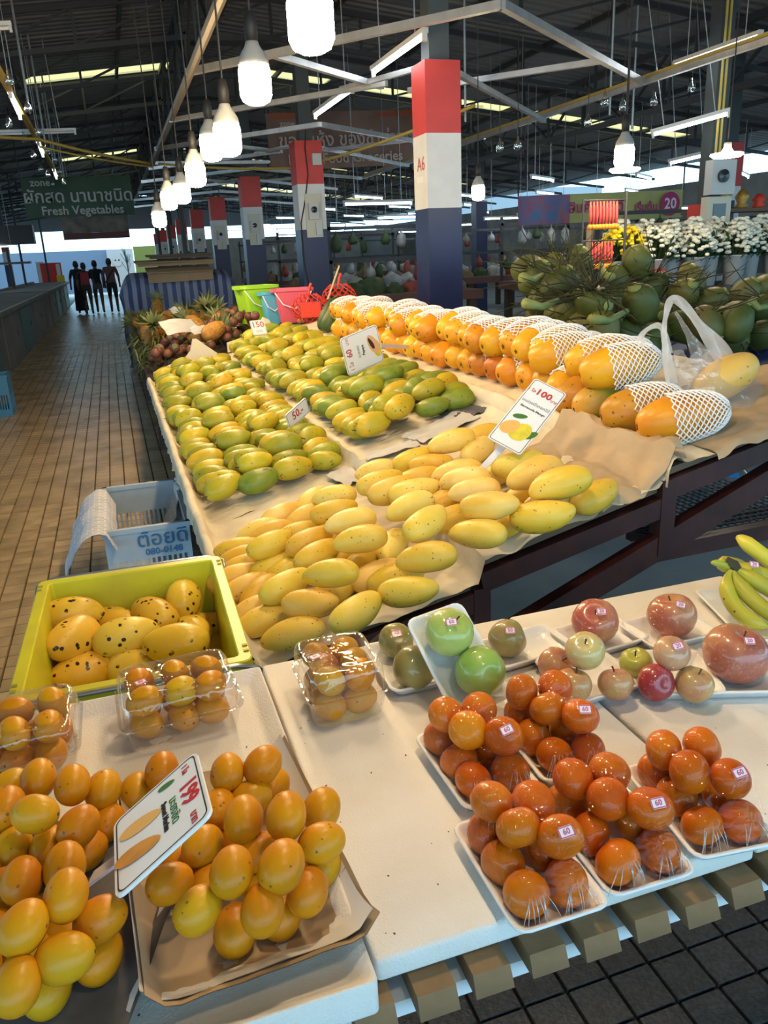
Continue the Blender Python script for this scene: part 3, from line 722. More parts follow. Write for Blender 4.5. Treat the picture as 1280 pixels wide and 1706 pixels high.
def slab_poly(name, pts, y, th, m, label, cat, rnd=.01):
    g = MB(); n = len(pts)
    g.add([(x, y, z) for x, z in pts]+[(x, y+th, z) for x, z in pts], [tuple(range(n)), tuple(range(2*n-1, n-1, -1))]+[(i, i+n, (i+1) % n+n, (i+1) % n) for i in range(n)])
    return tag(link(name, g.mesh(name, m)), label, cat)
foam_cream = mat('paper_covered_foam', (.70,.62,.46), .8, bump=.2, bscale=30)
slab_poly('foam_divider', [(.24,.64),(.86,.76),(.80,.82),(.70,.90),(.635,.955),(.60,.955),(.57,.86),(.52,.80),(.24,.70)], 7.06, .04, foam_cream, 'pointed foam divider between green mangoes and mangosteens', 'divider')
slab_poly('foam_divider', [(.89,.82),(1.45,.95),(1.45,.97),(1.33,.98),(1.27,1.08),(1.225,1.10),(1.17,1.00),(1.08,.95),(.89,.90)], 7.06, .04, foam_cream, 'pointed foam divider behind the middle tier by the plastic baskets', 'divider')

# ------------------------------------------------------------------ fruit shapes
def mango_mesh(name, L, D, m, seed, beak=.06, flat=.86, bend=.05, nu=20, nv=14):
    rnd = random.Random(seed); g = MB(); ph = rnd.uniform(0, 6)
    def P(p, q):
        t = PI*p; a = 2*PI*q
        x = -L/2*math.cos(t); s = max(math.sin(t), 0)
        r = D/2*(s**(.98 if t > PI/2 else .84))*(1-.10*math.cos(t)*-1)
        r *= 1+.02*math.sin(2*a+ph)+.015*math.sin(3*a+2*t+ph)
        y = r*math.cos(a); z = r*flat*math.sin(a)
        y += bend*L*((2*x/L)**2-.4)*.6
        if x > .30*L: y += beak*L*((x/L-.30)/.2)**2*.5
        return Vector((x, y, z))
    g.grid(P, nu, nv, False, True)
    return g.mesh(name, m, True, 1e-6)
yel_m = fruit_mat('pale_yellow_mango_skin', (.82,.55,.075), (.76,.47,.035), (.86,.65,.19), 11, .42, spots=.7, patch=.22, spot_col=(.20,.09,.02), spot_scale=70, spot_size=.14, rv=.09, c3w=.6)
grn_m = fruit_mat('green_mango_skin', (.40,.36,.02), (.27,.30,.02), (.58,.39,.02),  12, .40, spots=.6, spot_col=(.10,.06,.015), spot_scale=60, spot_size=.20, rv=.15, rh=.012, c3w=.75, patch=.28)
grn2_m = fruit_mat('greener_mango_skin', (.15,.22,.022), (.25,.29,.03), (.42,.36,.025), 12, .40, spots=.6, spot_col=(.10,.06,.015), spot_scale=60, spot_size=.19, rv=.12, rh=.012, c3w=.35, patch=.25)
spot_m = fruit_mat('spotted_yellow_mango_skin', (.80,.50,.045), (.70,.40,.03), (.78,.55,.10), 9, .36, spots=.85, spot_col=(.025,.012,.008), spot_scale=42, spot_size=.24, rv=.07, patch=.42, c3w=.3)
stem_m = mat('brown_stem', (.08,.05,.025), .8)
YM = [mango_mesh('yellow_mango', .170, .086, yel_m, i, .05, .95, .04) for i in range(4)]
GM = [mango_mesh('green_mango', .168, .104, grn_m if i % 3 else grn2_m, 10+i, .06, .88, .05) for i in range(6)]
SM = [mango_mesh('spotted_mango', .178, .112, spot_m, 20+i, .05, .9, .03, 24, 18) for i in range(4)]

# yellow mangoes: traced lie of each fruit on its tier, then settled against its neighbours
YL = [ # u, v, length in the picture, turn, tier, layer
 (710,929,106,8,0,2),(680,985,101,5,0,1),(595,1019,104,35,0,1),(633,963,77,25,0,0),(551,956,117,5,0,2),(516,1007,107,3,0,1),(488,1058,112,15,0,0),(442,1033,77,25,0,0),(478,982,71,30,0,1),
 (600,899,109,10,0,2),(644,915,55,60,0,0),(530,926,66,30,0,1),(584,869,98,12,0,2),(557,858,82,15,0,1),(557,827,79,8,0,1),(519,836,55,30,0,0),(505,866,49,25,0,0),(497,890,44,20,0,0),(519,907,71,25,0,1),
 (453,918,71,25,0,1),(458,948,55,25,0,0),(478,951,60,25,0,0),(420,975,55,25,0,0),(412,951,44,20,0,0),(437,992,44,40,0,0),(434,1013,44,20,0,0),(398,934,44,20,0,0),(398,915,41,15,0,0),(450,890,60,20,0,0),(434,888,49,20,0,0),(475,858,39,25,0,0),
 (560,985,60,35,0,0),(610,940,60,40,0,0),(655,960,60,20,0,0),(540,895,60,25,0,0),(570,930,60,20,0,0),(395,960,40,20,0,0),
 (710,871,101,35,1,2),(683,844,101,22,1,1),(688,817,82,15,1,1),(658,817,98,20,1,1),(633,803,90,18,1,1),(625,784,90,15,1,0),(691,767,38,20,1,0),(718,776,74,10,1,0),(754,737,82,15,1,1),(795,751,49,35,1,0),
 (762,788,85,10,1,1),(776,805,96,5,1,1),(789,823,98,8,1,1),(815,843,101,5,1,2),(796,889,112,-3,1,1),(762,863,50,20,1,0),(855,866,66,40,1,0),(841,784,49,30,1,0),(863,773,82,15,1,1),(890,789,98,20,1,2),(933,806,101,15,1,2),(904,860,93,8,1,1),(989,828,79,30,1,0),(800,729,40,20,1,0),(880,827,45,20,1,0),(700,800,60,15,1,0),(740,840,60,20,1,0),(920,840,60,10,1,0)]
def yellow_pile():
    P, A, T = [], [], []
    for (u, v, l, a, t, lay) in YL:
        h = .042+.052*lay; a = math.radians(a); l = max(l, 60)
        dx, dv = math.cos(a)*l/2, -math.sin(a)*l/2
        c = atbed(u, v, h, t); d = atbed(u+dx, v+dv, h, t)-atbed(u-dx, v-dv, h, t)
        if d.length < 1e-3: d = Vector((1,0,0))
        d = d.normalized(); d.y = max(-.75, min(.75, d.y)); d.normalize()
        P.append(c); A.append(d); T.append(t)
    n = len(P)
    Q = relax(P, A, [.044]*n, [.039]*n, lambda x, y: bed(x)+.008, 45, .09)
    cl = [list(T).count(0), list(T).count(1)]
    for t, tn in ((0, 'lower'), (1, 'middle')):
        ids = sorted([i for i in range(n) if T[i] == t], key=lambda i: Q[i][1])
        rows = [ids[k:k+6] for k in range(0, len(ids), 6)]
        for r, rw in enumerate(rows):
            for k, i in enumerate(sorted(rw, key=lambda i: Q[i][0])):
                s = random.uniform(.94, 1.06); flip = PI if random.random() < .4 else 0
                o = link('yellow_mango', YM[i % 4], None, Q[i], (axis_rot(A[i], (0,-.35,1), random.uniform(-.5,.5)) @ Matrix.Rotation(flip, 3, 'Z')), s)
                tag(o, 'pale yellow mango on the %s tier, row %s from the front, %s from the aisle' % (tn, nth(r), nth(k)), 'mango', 'pale yellow mangoes')
yellow_pile()

def green_pile():
    rnd = random.Random(5); P, A, I = [], [], []
    cols = [(.315,0),(.465,0),(.615,0),(.765,0),(.955,1),(1.10,1),(1.245,1),(1.375,1)]
    for ci, (cx, t) in enumerate(cols):
        y = 3.10+rnd.uniform(0,.05)+(.02 if t == 0 else .0); r = 0
        while y < 6.95:
            yaw = rnd.gauss(.12, .22) if rnd.random() > .12 else rnd.uniform(-1.2, 1.2)
            lay = .045+(.05 if (r*7+ci*3) % 5 in (0, 2) else 0)+(.035 if ci in (1, 2, 5, 6) else 0)
            x = cx+rnd.uniform(-.02,.02)
            d = Vector((math.cos(yaw), math.sin(yaw), (.2 if t == 0 else .24)*math.cos(yaw)+rnd.uniform(-.12,.12))).normalized()
            P.append(Vector((x, y, bed(x)+lay))); A.append(d); I.append((ci, t, r))
            y += .104+rnd.uniform(-.012,.012); r += 1
    n = len(P)
    Q = relax(P, A, [.044]*n, [.046]*n, lambda x, y: bed(x)+.02, 30, .07, .95)
    sb = MB(); sb.tube([(0,0,0),(-.012,.003,.002),(-.022,.010,.004)], [.0035,.0025,.0022], 6); sme = sb.mesh('stem', stem_m)
    for i, (ci, t, r) in enumerate(I):
        far = max(0, (Q[i][1]-3)/4); s = rnd.uniform(.90, 1.08)*(1+.06*far)
        o = link('green_mango', GM[rnd.choice((0,3)) if rnd.random() < (.45 if t == 1 and Q[i][1] < 4.3 else .12) else rnd.choice((1,2,4,5))], None, Q[i], axis_rot(A[i], (0,-.3,1), rnd.uniform(-.6,.6)) @ Matrix.Rotation(PI if rnd.random() < .35 else 0, 3, 'Z'), s)
        tag(o, 'green-yellow mango on the %s tier, %s row back, %s across from the aisle' % ('lower' if t == 0 else 'middle', nth(r), nth(ci-4*t)), 'mango', 'green-yellow mangoes')
        if rnd.random() < .45: link('stem', sme, o, (-.076,-.012,0))
green_pile()

# ------------------------------------------------------------------ papayas in white foam nets
pap_m = fruit_mat('orange_papaya_skin', (.76,.345,.012), (.66,.265,.010), (.74,.42,.02), 7, .38, spots=.5, spot_col=(.30,.12,.02), spot_scale=45, spot_size=.21, rv=.08, patch=.26, c3w=.4)
papg_m = fruit_mat('half_green_papaya_skin', (.10,.16,.02), (.20,.20,.02), None, 6, .4, spots=.5, spot_col=(.06,.04,.02), spot_scale=45, spot_size=.14, rv=.08, axis_mix=((.72,.32,.03), 0, -.02, -.14))
pap2_m = fruit_mat('ripe_papaya_skin', (.60,.21,.010), (.48,.17,.012), (.36,.25,.02), 7, .38, spots=.7, spot_col=(.16,.08,.02), spot_scale=45, spot_size=.22, rv=.08, patch=.32, c3w=.4)
net_m = mat('white_foam_net', (.88,.88,.88), .55)
def pap_r(x, L, D):          # radius along the fruit; the blossom end (star) at -x
    t = math.acos(max(-1, min(1, -2*x/L))); return D/2*(max(math.sin(t), 0)**.80)*(1-.10*math.cos(t)*-1*.6)
def papaya_mesh(name, L, D, m, seed):
    g = MB()
    def P(p, q):
        t = PI*p; a = 2*PI*q; x = -L/2*math.cos(t); r = pap_r(x, L, D)*(1+.02*math.cos(5*a+seed)+.012*math.sin(3*a+4*t+seed))
        if p < .06: x += .006*(1-p/.06)
        return Vector((x, r*math.cos(a), r*math.sin(a)))
    g.grid(P, 26, 20, False, True); return g.mesh(name, m, True, 1e-6)
def net_mesh(L, D, x0, x1, cells=19, rings=10, w=.0062):
    g = MB(); off = .0045
    bm = bmesh.new(); V = {}
    for i in range(rings*2+1):
        x = x0+(x1-x0)*i/(rings*2); fl = 1.0
        if i == 0: fl = 1.05
        r = pap_r(min(x, L/2*.985), L, D)+off
        if x > L/2*.96: r = max(r, .014)
        for j in range(cells):
            a = 2*PI*(j+(.5 if i % 2 else 0))/cells
            V[(i, j)] = bm.verts.new((x+.003*math.sin(j*2.3)*(i == 0), r*fl*math.cos(a), r*fl*math.sin(a)))
    for i in range(rings*2-1):
        for j in range(cells):
            if i % 2 == 0: q = (V[(i, j)], V[(i+1, j)], V[(i+2, j)], V[(i+1, (j-1) % cells)])
            else: q = (V[(i, j)], V[(i+1, (j+1) % cells)], V[(i+2, j)], V[(i+1, j)])
            bm.faces.new(q)
    bmesh.ops.recalc_face_normals(bm, faces=bm.faces)
    bmesh.ops.wireframe(bm, faces=bm.faces, thickness=w, offset=0., use_replace=True, use_boundary=True, use_even_offset=False)
    me = bpy.data.meshes.new('foam_net'); bm.to_mesh(me); bm.free(); me.materials.append(net_m)
    return me
PL, PD = .275, .150
PM = [papaya_mesh('papaya_body', PL, PD, m, i) for i, m in enumerate((pap_m, pap2_m, pap_m))]; PGM = papaya_mesh('papaya_body', PL, PD, papg_m, 5)
NM = [net_mesh(PL, PD, -.035, .138), net_mesh(PL, PD, -.070, .138), net_mesh(PL, PD, -.010, .138), net_mesh(PL, PD, -.105, .138)]
star = MB()
for k in range(5):
    a = 2*PI*k/5; star.beam((0,0,0), (0,.011*math.cos(a),.011*math.sin(a)), .003, .003)
STAR = star.mesh('blossom_scar', stem_m)
def papaya(loc, ax, label, kind=0, net=0, s=1.0, roll=0.):
    t = thing('papaya', label, 'papaya', loc, axis_rot(ax, (0,0,1), roll), 'papayas on the high tier'); t.scale = (s, s, s)
    link('body', PGM if kind == 3 else PM[kind], t)
    if net is not None: link('foam_net', NM[net], t)
    link('blossom_scar', STAR, t, (-PL/2+.004,0,0))
    return t
def papayas():
    rnd = random.Random(9)
    # the fruit at the near end, lie traced in the picture: blossom end, stalk end, height over the bed
    for (u0, v0, u1, v1, h, k, nt, lab) in (
        (1060,712,1226,694,.074,0,0,'front papaya in a white foam net at the table end, star scar showing'),
        (1000,695,1140,664,.074,1,0,'front papaya with a grey bruise, second from the table end'),
        (955,684,1062,654,.070,3,None,'half green papaya without a net in the front lower row'),
        (920,672,1020,644,.070,1,None,'orange papaya tucked beside the half green one'),
        (965,626,1138,606,.185,0,0,'large papaya with the widest foam net, on top at the table end'),
        (940,610,1075,580,.180,0,1,'papaya on the upper row second from the table end'),
        (880,602,1020,570,.178,0,0,'papaya on the upper row third from the table end'),
        (845,578,985,547,.180,0,1,'papaya in a loose net sleeve fourth along the upper row')):
        a = atbed(u0, v0, h, 2); b = atbed(u1, v1, h, 2); d = (b-a)
        if abs(d.y) > .45*abs(d.x): d.y = .45*abs(d.x)*(1 if d.y > 0 else -1)
        d = d.normalized(); c = a+d*(PL/2)
        papaya(c, d, lab, k, nt, 1.0, rnd.uniform(0,6))
    y = 2.66; i = 0
    while y < 5.9:
        c = Vector((1.640+rnd.uniform(-.035,.035), y, 0)); c.z = bed(c.x)+.077
        papaya(c, (1, rnd.uniform(-.1,.45), .22), 'netted papaya in the lower row along the high tier, %s from the bare ones' % nth(i), rnd.choice((0,1,2)), rnd.choice((0,2,0,1,1)), rnd.uniform(.92,1.0), rnd.uniform(0,6)); y += .148; i += 1
    y = 2.80; i = 0
    while y < 6.0:
        c = Vector((1.665+rnd.uniform(-.045,.045), y, 0)); c.z = bed(c.x)+.078+.112+rnd.uniform(0,.012)
        papaya(c, (1, rnd.uniform(.05,.35), .22), 'netted papaya in the upper row along the high tier, %s from the loose sleeve' % nth(i), rnd.choice((0,2)), rnd.choice((0,1,3,3,1)), rnd.uniform(.92,1.06), rnd.uniform(0,6)); y += .150; i += 1
    y = 2.75; i = 0
    while y < 5.6:
        c = Vector((1.92+rnd.uniform(-.02,.02), y, 0)); c.z = bed(c.x)+.077
        papaya(c, (1, rnd.uniform(-.2,.35), .22), 'netted papaya behind the two rows on the high tier, %s along' % nth(i), 0, 1, 1.0, rnd.uniform(0,6)); y += .15; i += 1
papayas()
drk = fruit_mat('dark_green_gourd_skin', (.035,.075,.012), (.05,.09,.02), None, 6, .45, rv=.1)
for i, (y, ax, lab) in enumerate(((6.28,(.5,.15,.75),'dark green unripe papaya leaning by the red net bags'), (6.14,(.55,.1,.72),'dark green unripe papaya leaning in front of its twin'))):
    o = link('green_papaya', papaya_mesh('green_papaya', .30, .135, drk, i), None, (1.62, y, bed(1.62)+.135), axis_rot(ax)); tag(o, lab, 'papaya', 'dark green papayas')
yg = fruit_mat('yellow_green_papaya_skin', (.55,.50,.03), (.40,.45,.03), None, 6, .4)
t = thing('papaya', 'yellow-green papaya at the far end of the netted rows', 'papaya', (1.68,5.98,bed(1.68)+.175), axis_rot((1,.25,.2)), 'papayas on the high tier'); link('body', papaya_mesh('papaya_body', PL, PD, yg, 2), t); link('foam_net', NM[0], t)

# ------------------------------------------------------------------ price cards
def card(name, label, TLc, TRc, BRc, BLc, stick_to=None, th=.004):
    """price card with rounded corners from four corner points; returns the card and its local size (x to the reader's right, y up)"""
    TLc, TRc, BRc, BLc = map(Vector, (TLc, TRc, BRc, BLc))
    c = (TLc+TRc+BRc+BLc)/4; x = ((TRc-TLc)+(BRc-BLc))/2; y = ((TLc-BLc)+(TRc-BRc))/2
    w, h = x.length, y.length; x.normalize(); y = (y-x*y.dot(x)).normalized(); z = x.cross(y)
    t = thing(name, label, 'price sign', c, Matrix((x, y, z)).transposed())
    def rr(w, h, r, n=5):
        pts = []
        for (cx, cy, a0) in ((w/2-r,h/2-r,0),(-w/2+r,h/2-r,PI/2),(-w/2+r,-h/2+r,PI),(w/2-r,-h/2+r,1.5*PI)):
            for k in range(n): a = a0+PI/2*k/(n-1); pts.append((cx+r*math.cos(a), cy+r*math.sin(a)))
        return pts
    def plate(nm, pts, z0, z1, m, par):
        g = MB(); n = len(pts); g.add([(a, b, z0) for a, b in pts]+[(a, b, z1) for a, b in pts], [tuple(range(n-1, -1, -1)), tuple(range(n, 2*n))]+[(i, (i+1) % n, (i+1) % n+n, i+n) for i in range(n)])
        return link(nm, g.mesh(nm, m), par)
    r = min(w, h)*.09
    face = plate('card_face', rr(w, h, r), -th, 0, card_white, t)
    o1 = rr(w-.008, h-.008, r*.85); o2 = rr(w-.0115, h-.0115, r*.8); n = len(o1)
    g = MB(); g.add([(a, b, .0005) for a, b in o1]+[(a, b, .0005) for a, b in o2], [(i, (i+1) % n, (i+1) % n+n, i+n) for i in range(n)]); link('border_line', g.mesh('border_line', black_ink), face)
    if stick_to is not None:
        q = t.matrix_basis.inverted() if False else (Matrix.Translation(c) @ Matrix((x, y, z)).transposed().to_4x4()).inverted()
        e = q @ Vector(stick_to); s = MB(); s.beam((0,-h*.30,-th-.003), (e.x, e.y, e.z-.003), .022, .004); link('stick', s.mesh('stick', mat('clear_white_stick', (.75,.75,.78), .25), False), t)
    def txt(s, size, px_, py_, m, bold=0., sx=1.0): link('lettering', text_mesh(s, size, m, .0003, bold), face, (px_*w, py_*h, .0006), None, (sx, 1, 1))
    def blob(rx, ry, px_, py_, m, rot=0., dz=.0008):
        g = MB(); pts = [(rx*math.cos(2*PI*k/20), ry*math.sin(2*PI*k/20)*(1-.12*math.cos(2*PI*k/20))) for k in range(20)]
        g.add([(a, b, 0) for a, b in pts], [tuple(range(20))]); link('picture_print', g.mesh('picture_print', m), face, (px_*w, py_*h, dz), (0, 0, rot))
    return t, w, h, txt, blob
pr_or = mat('orange_fruit_print', (.75,.33,.04), .5, var=.3, vscale=30); pr_or2 = mat('light_orange_print', (.80,.45,.12), .5); pr_yel = mat('yellow_fruit_print', (.80,.66,.06), .5, var=.25, vscale=30); pr_leaf = mat('leaf_print', (.06,.18,.04), .5)
pr_fl = mat('papaya_flesh_print', (.78,.42,.22), .5); pr_seed = mat('seed_print', (.03,.025,.02), .5); faded = mat('faded_red_ink', (.50,.06,.06), .5)
d1 = 2.62
t, w, h, txt, blob = card('price_sign', 'white card priced 100 with a mango picture stuck among yellow mangoes', *quad_depths(((893,630),(946,657),(866,758),(811,728)), 2.50), atbed(797,788,.10,1))
txt('1 โล', .018, -.36, .33, faded, .0003); txt('100', .038, .0, .34, faded, .0012); txt('บาท', .017, .36, .31, faded, .0003)
txt('มะม่วงน้ำดอกไม้', .0155, .0, .165, grey_ink); txt('Barracuda Mango', .0125, .02, .085, grey_ink, .0003)
blob(.042,.031,.12,-.24,pr_yel,1.2); blob(.036,.024,-.20,-.24,pr_or2,1.1,.0010); blob(.026,.012,.40,-.22,pr_leaf,1.0,.0006); blob(.024,.010,-.15,-.06,pr_leaf,.5,.0006)
# papaya card lies on its side: its top points to the aisle
t, w, h, txt, blob = card('price_sign', 'white card with a cut papaya picture stuck by the papaya wall', *quad_depths(((580,622),(565,560),(628,545),(641,606)), 4.0), Vector((1.66,4.35,1.06)))
txt('1 โล', .030, -.30, .34, faded); txt('60', .045, .05, .34, faded, .001); txt('บาท', .024, .36, .34, faded); txt('มะละกอ', .022, .0, .10, grey_ink); txt('Papaya', .020, .0, -.02, black_ink, .0006)
blob(.055,.026,.05,-.30,pr_fl,.35); blob(.035,.010,.08,-.26,pr_seed,.35,.0012); blob(.050,.022,-.08,-.38,pr_yel,.15,.0006)
t, w, h, txt, blob = card('price_sign', 'narrow white card marked 50 standing among the green mangoes', atd(480,692,3.70), atd(513,658,3.80), atd(513,690,3.82), atd(479,716,3.72))
txt('50.-', .055, .0, .05, faded, .001)
t, w, h, txt, blob = card('price_sign', 'white card marked 150 at the far end by the plastic baskets', atd(421,535,6.2), atd(444,533,6.25), atd(441,556,6.2), atd(417,558,6.15))
txt('150', .07, .0, .18, faded, .001); txt('บาท', .035, .0, -.25, grey_ink)
# ------------------------------------------------------------------ front table of wooden slats with foam boards
FT = .80      # top of the foam boards
def front_table():
    t = thing('slatted_table', 'low table of weathered wooden slats under the foam boards', 'table')
    vs = []
    for k in range(3):
        m = MB(); L = .795; c = .002
        m.box((0,L/2,0), (.051,L,.026), None, 0, .97); vs.append(m.mesh('slat', wood_slat))
    for k in range(-9, 21):
        x = .1745+.0755*k
        link('slat', vs[k % 3], t, (x+random.uniform(-.002,.002), .652+random.uniform(-.006,.004), .752), (0, 0, random.uniform(-.004,.004)))
    wb = mat('white_painted_batten', (.72,.74,.76), .5, bump=.1, bscale=40)
    for y in (.705, 1.05, 1.41):
        m = MB(); m.bbox((-.55,y-.02,.715), (1.72,y+.02,.739)); link('cross_batten', m.mesh('cross_batten', wb), t)
    for x in (-.5, 1.68):
        for y in (.705, 1.41): m = MB(); m.bbox((x-.025,y-.025,0), (x+.025,y+.025,.715)); link('leg', m.mesh('leg', wood_slat), t)
front_table()
def foam_mesh(a, b, rim=0., wall=.03, dep=.02):
    """expanded foam board, softly rounded; with rim>0 a shallow lid with a raised edge"""
    bm = bmesh.new(); bmesh.ops.create_cube(bm, size=1)
    for v in bm.verts: v.co = Vector(((a[0]+b[0])/2+v.co.x*(b[0]-a[0]), (a[1]+b[1])/2+v.co.y*(b[1]-a[1]), (a[2]+b[2])/2+v.co.z*(b[2]-a[2])))
    bm.faces.ensure_lookup_table()
    if rim:
        top = max(bm.faces, key=lambda f: f.calc_center_median().z)
        bmesh.ops.inset_individual(bm, faces=[top], thickness=wall)
        bmesh.ops.translate(bm, verts=list(top.verts), vec=(0,0,-dep))
        c = top.calc_center_median()
        for v in top.verts: v.co.x += (c.x-v.co.x)*.02; v.co.y += (c.y-v.co.y)*.02
    bmesh.ops.bevel(bm, geom=list(bm.edges), offset=.007, segments=3, profile=.5, affect='EDGES')
    me = bpy.data.meshes.new('foam'); bm.to_mesh(me); bm.free(); me.materials.append(foam_white)
    me.polygons.foreach_set('use_smooth', [True]*len(me.polygons)); me.set_sharp_from_angle(angle=.7) if hasattr(me, 'set_sharp_from_angle') else None
    return me
def speck(n, x0, x1, y0, y1, z, parent, seed):
    rnd = random.Random(seed); g = MB()
    for _ in range(n):
        x, y = rnd.uniform(x0, x1), rnd.uniform(y0, y1); s = rnd.uniform(.0006, .0022)
        g.box((x, y, z+.0002), (s*rnd.uniform(1,2.5), s, .0006), Matrix.Rotation(rnd.uniform(0,3), 3, 'Z'))
    stuff(link('crumbs', g.mesh('crumbs', stem_m), parent))
o = tag(link('foam_board', foam_mesh((.186,.694,.766), (.744,1.46,FT))), 'white foam board under the wrapped mandarins', 'foam board'); speck(60, .2,.72,.72,1.3,FT,o,1)
o = tag(link('foam_board', foam_mesh((.752,.700,.766), (1.34,1.46,FT))), 'white foam board under the wrapped apples', 'foam board'); speck(40, .78,1.2,.72,1.2,FT,o,2)
o = tag(link('foam_carton', foam_mesh((-.50,.655,.766), (.178,1.425,.822), 1, .032, .026)), 'white foam lid with a raised rim under the loose plums', 'foam lid'); speck(25, -.1,.14,.72,1.2,.797,o,3)
LT = .796     # floor of the lid

# ---------------------------------------------- small parts shared by the packs
stk = mat('pink_edged_sticker', (.85,.80,.82), .4); stk_p = mat('sticker_pink', (.62,.10,.22), .4)
_T = {}
def sticker(par, loc, R, s='20', w=.020, h=.014):
    g = MB(); g.box((0,0,0), (w,h,.0006), None, 0); p = link('price_sticker', g.mesh('price_sticker', stk), par, loc, R)
    g = MB()
    for (a, b) in (((0,h*.42,0),(w,.0014,.0004)), ((0,-h*.42,0),(w,.0014,.0004)), ((w*.46,0,0),(.0014,h,.0004)), ((-w*.46,0,0),(.0014,h,.0004))): g.box((a[0],a[1],.0004), b)
    link('sticker_border', g.mesh('sticker_border', stk_p), p)
    if s not in _T: _T[s] = text_mesh(s, .010, stk_p, .0002, .0002)
    link('lettering', _T[s], p, (0,0,.0006))
    return p
def face_cam(n, spin=0.):
    z = Vector(n).normalized(); x = Vector((.93,-.3,0)); x = (x-z*x.dot(z)).normalized(); y = z.cross(x)
    return Matrix((x, y, z)).transposed() @ Matrix.Rotation(spin, 3, 'Z')
def rrect(w, h, r, n=4):
    pts = []
    for (cx, cy, a0) in ((w/2-r,h/2-r,0),(-w/2+r,h/2-r,PI/2),(-w/2+r,-h/2+r,PI),(w/2-r,-h/2+r,1.5*PI)):
        for k in range(n): a = a0+PI/2*k/(n-1); pts.append((cx+r*math.cos(a), cy+r*math.sin(a)))
    return pts
def loft(g, rings, mi=0, cap0=True, cap1=False):
    n = len(rings[0]); vs = [q for r in rings for q in r]; fs = []
    for i in range(len(rings)-1):
        for j in range(n): fs.append((i*n+j, i*n+(j+1) % n, (i+1)*n+(j+1) % n, (i+1)*n+j))
    if cap0: fs.append(tuple(range(n-1, -1, -1)))
    if cap1: fs.append(tuple((len(rings)-1)*n+j for j in range(n)))
    g.add(vs, fs, mi)
def tray_mesh(sx, sy, h=.020):
    g = MB(); R = []
    def ring(kx, z, r=.018): return [(a, b, z) for a, b in rrect(sx-2*kx, sy-2*kx, max(r-kx*.4, .006))]
    loft(g, [ring(.018,0), ring(.004,h-.003), ring(0,h), ring(.001,h+.003), ring(.006,h+.002), ring(.011,h-.004), ring(.022,.005)], 0, True, True)
    me = g.mesh('foam_tray', tray_white, True); 
    return me
def film_hull(pts, m, name='cling_film', ins=.0):
    bm = bmesh.new()
    for p in pts: bm.verts.new(p)
    r = bmesh.ops.convex_hull(bm, input=bm.verts)
    bmesh.ops.delete(bm, geom=list({e for e in list(r['geom_unused'])+list(r['geom_interior']) if isinstance(e, bmesh.types.BMVert)}), context='VERTS')
    bmesh.ops.triangulate(bm, faces=bm.faces)
    bmesh.ops.subdivide_edges(bm, edges=bm.edges, cuts=1, use_grid_fill=True)
    bmesh.ops.smooth_vert(bm, verts=bm.verts, factor=.25, use_axis_x=True, use_axis_y=True, use_axis_z=True)
    me = bpy.data.meshes.new(name); bm.to_mesh(me); bm.free(); me.materials.append(m)
    me.polygons.foreach_set('use_smooth', [True]*len(me.polygons)); return me
def sphere_pts(c, r, n=60):
    out = []
    for k in range(n):
        z = 1-2*(k+.5)/n; a = k*2.39996; q = math.sqrt(1-z*z); out.append(Vector(c)+Vector((q*math.cos(a), q*math.sin(a), z))*r)
    return out
def pack(name, label, cx, cy, sx, sy, rz, z, fruit_spheres, price, group, n_st=None, cat='fruit tray', tilt=None):
    """a wrapped foam tray: tray, film over its fruit (given as world spheres) and a price sticker"""
    t = thing(name, label, cat, (cx, cy, z), tilt if tilt is not None else (0,0,rz), group)
    link('tray', tray_mesh(sx, sy), t)
    M = (Matrix.Translation((cx, cy, z)) @ (tilt.to_4x4() if tilt is not None else Matrix.Rotation(rz, 4, 'Z'))).inverted()
    pts = [Vector((a, b, .022)) for a, b in rrect(sx-.004, sy-.004, .018)]+[Vector((a, b, .012)) for a, b in rrect(sx-.002, sy-.002, .018)]
    for c, r in fruit_spheres: pts += [p for p in sphere_pts(M @ Vector(c), r*1.03)]
    link('cling_film', film_hull(pts, clear_film), t)
    if cat == 'fruit tray' and group == 'wrapped mandarin trays':
        rnd = random.Random(int(cx*1000)); loc = [(M @ Vector(c_), r_) for c_, r_ in fruit_spheres]; near = sorted(loc, key=lambda q: q[0].y)[:2]
        cr = MB()
        for (c_, r_) in near:
            for k in range(9):
                a = rnd.uniform(-.9, .9); p0 = c_+Vector((math.sin(a)*.6, -.75, .55)).normalized()*r_*1.06; p1 = Vector((c_.x+math.sin(a)*.035+rnd.uniform(-.01,.01), -sy/2+.006, .020))
                m0 = p0.lerp(p1, .5)+Vector((0,-.001,.002)); cr.tube([p0, m0, p1], [.0002,.0007,.0003], 4)
        stuff(link('film_creases', cr.mesh('film_creases', crease_film, True), t))
    if price:
        c, r = max(fruit_spheres, key=lambda s: (M @ Vector(s[0])).z-.2*(M @ Vector(s[0])).y) if n_st is None else fruit_spheres[n_st]
        nrm = Vector((-.15,-.62,.77)).normalized(); q = M @ (Vector(c)+nrm*(r*1.03+.0025)); R3 = M.to_3x3() @ face_cam(nrm, random.uniform(-.4,.4))
        sticker(t, q, R3, price)
    return t

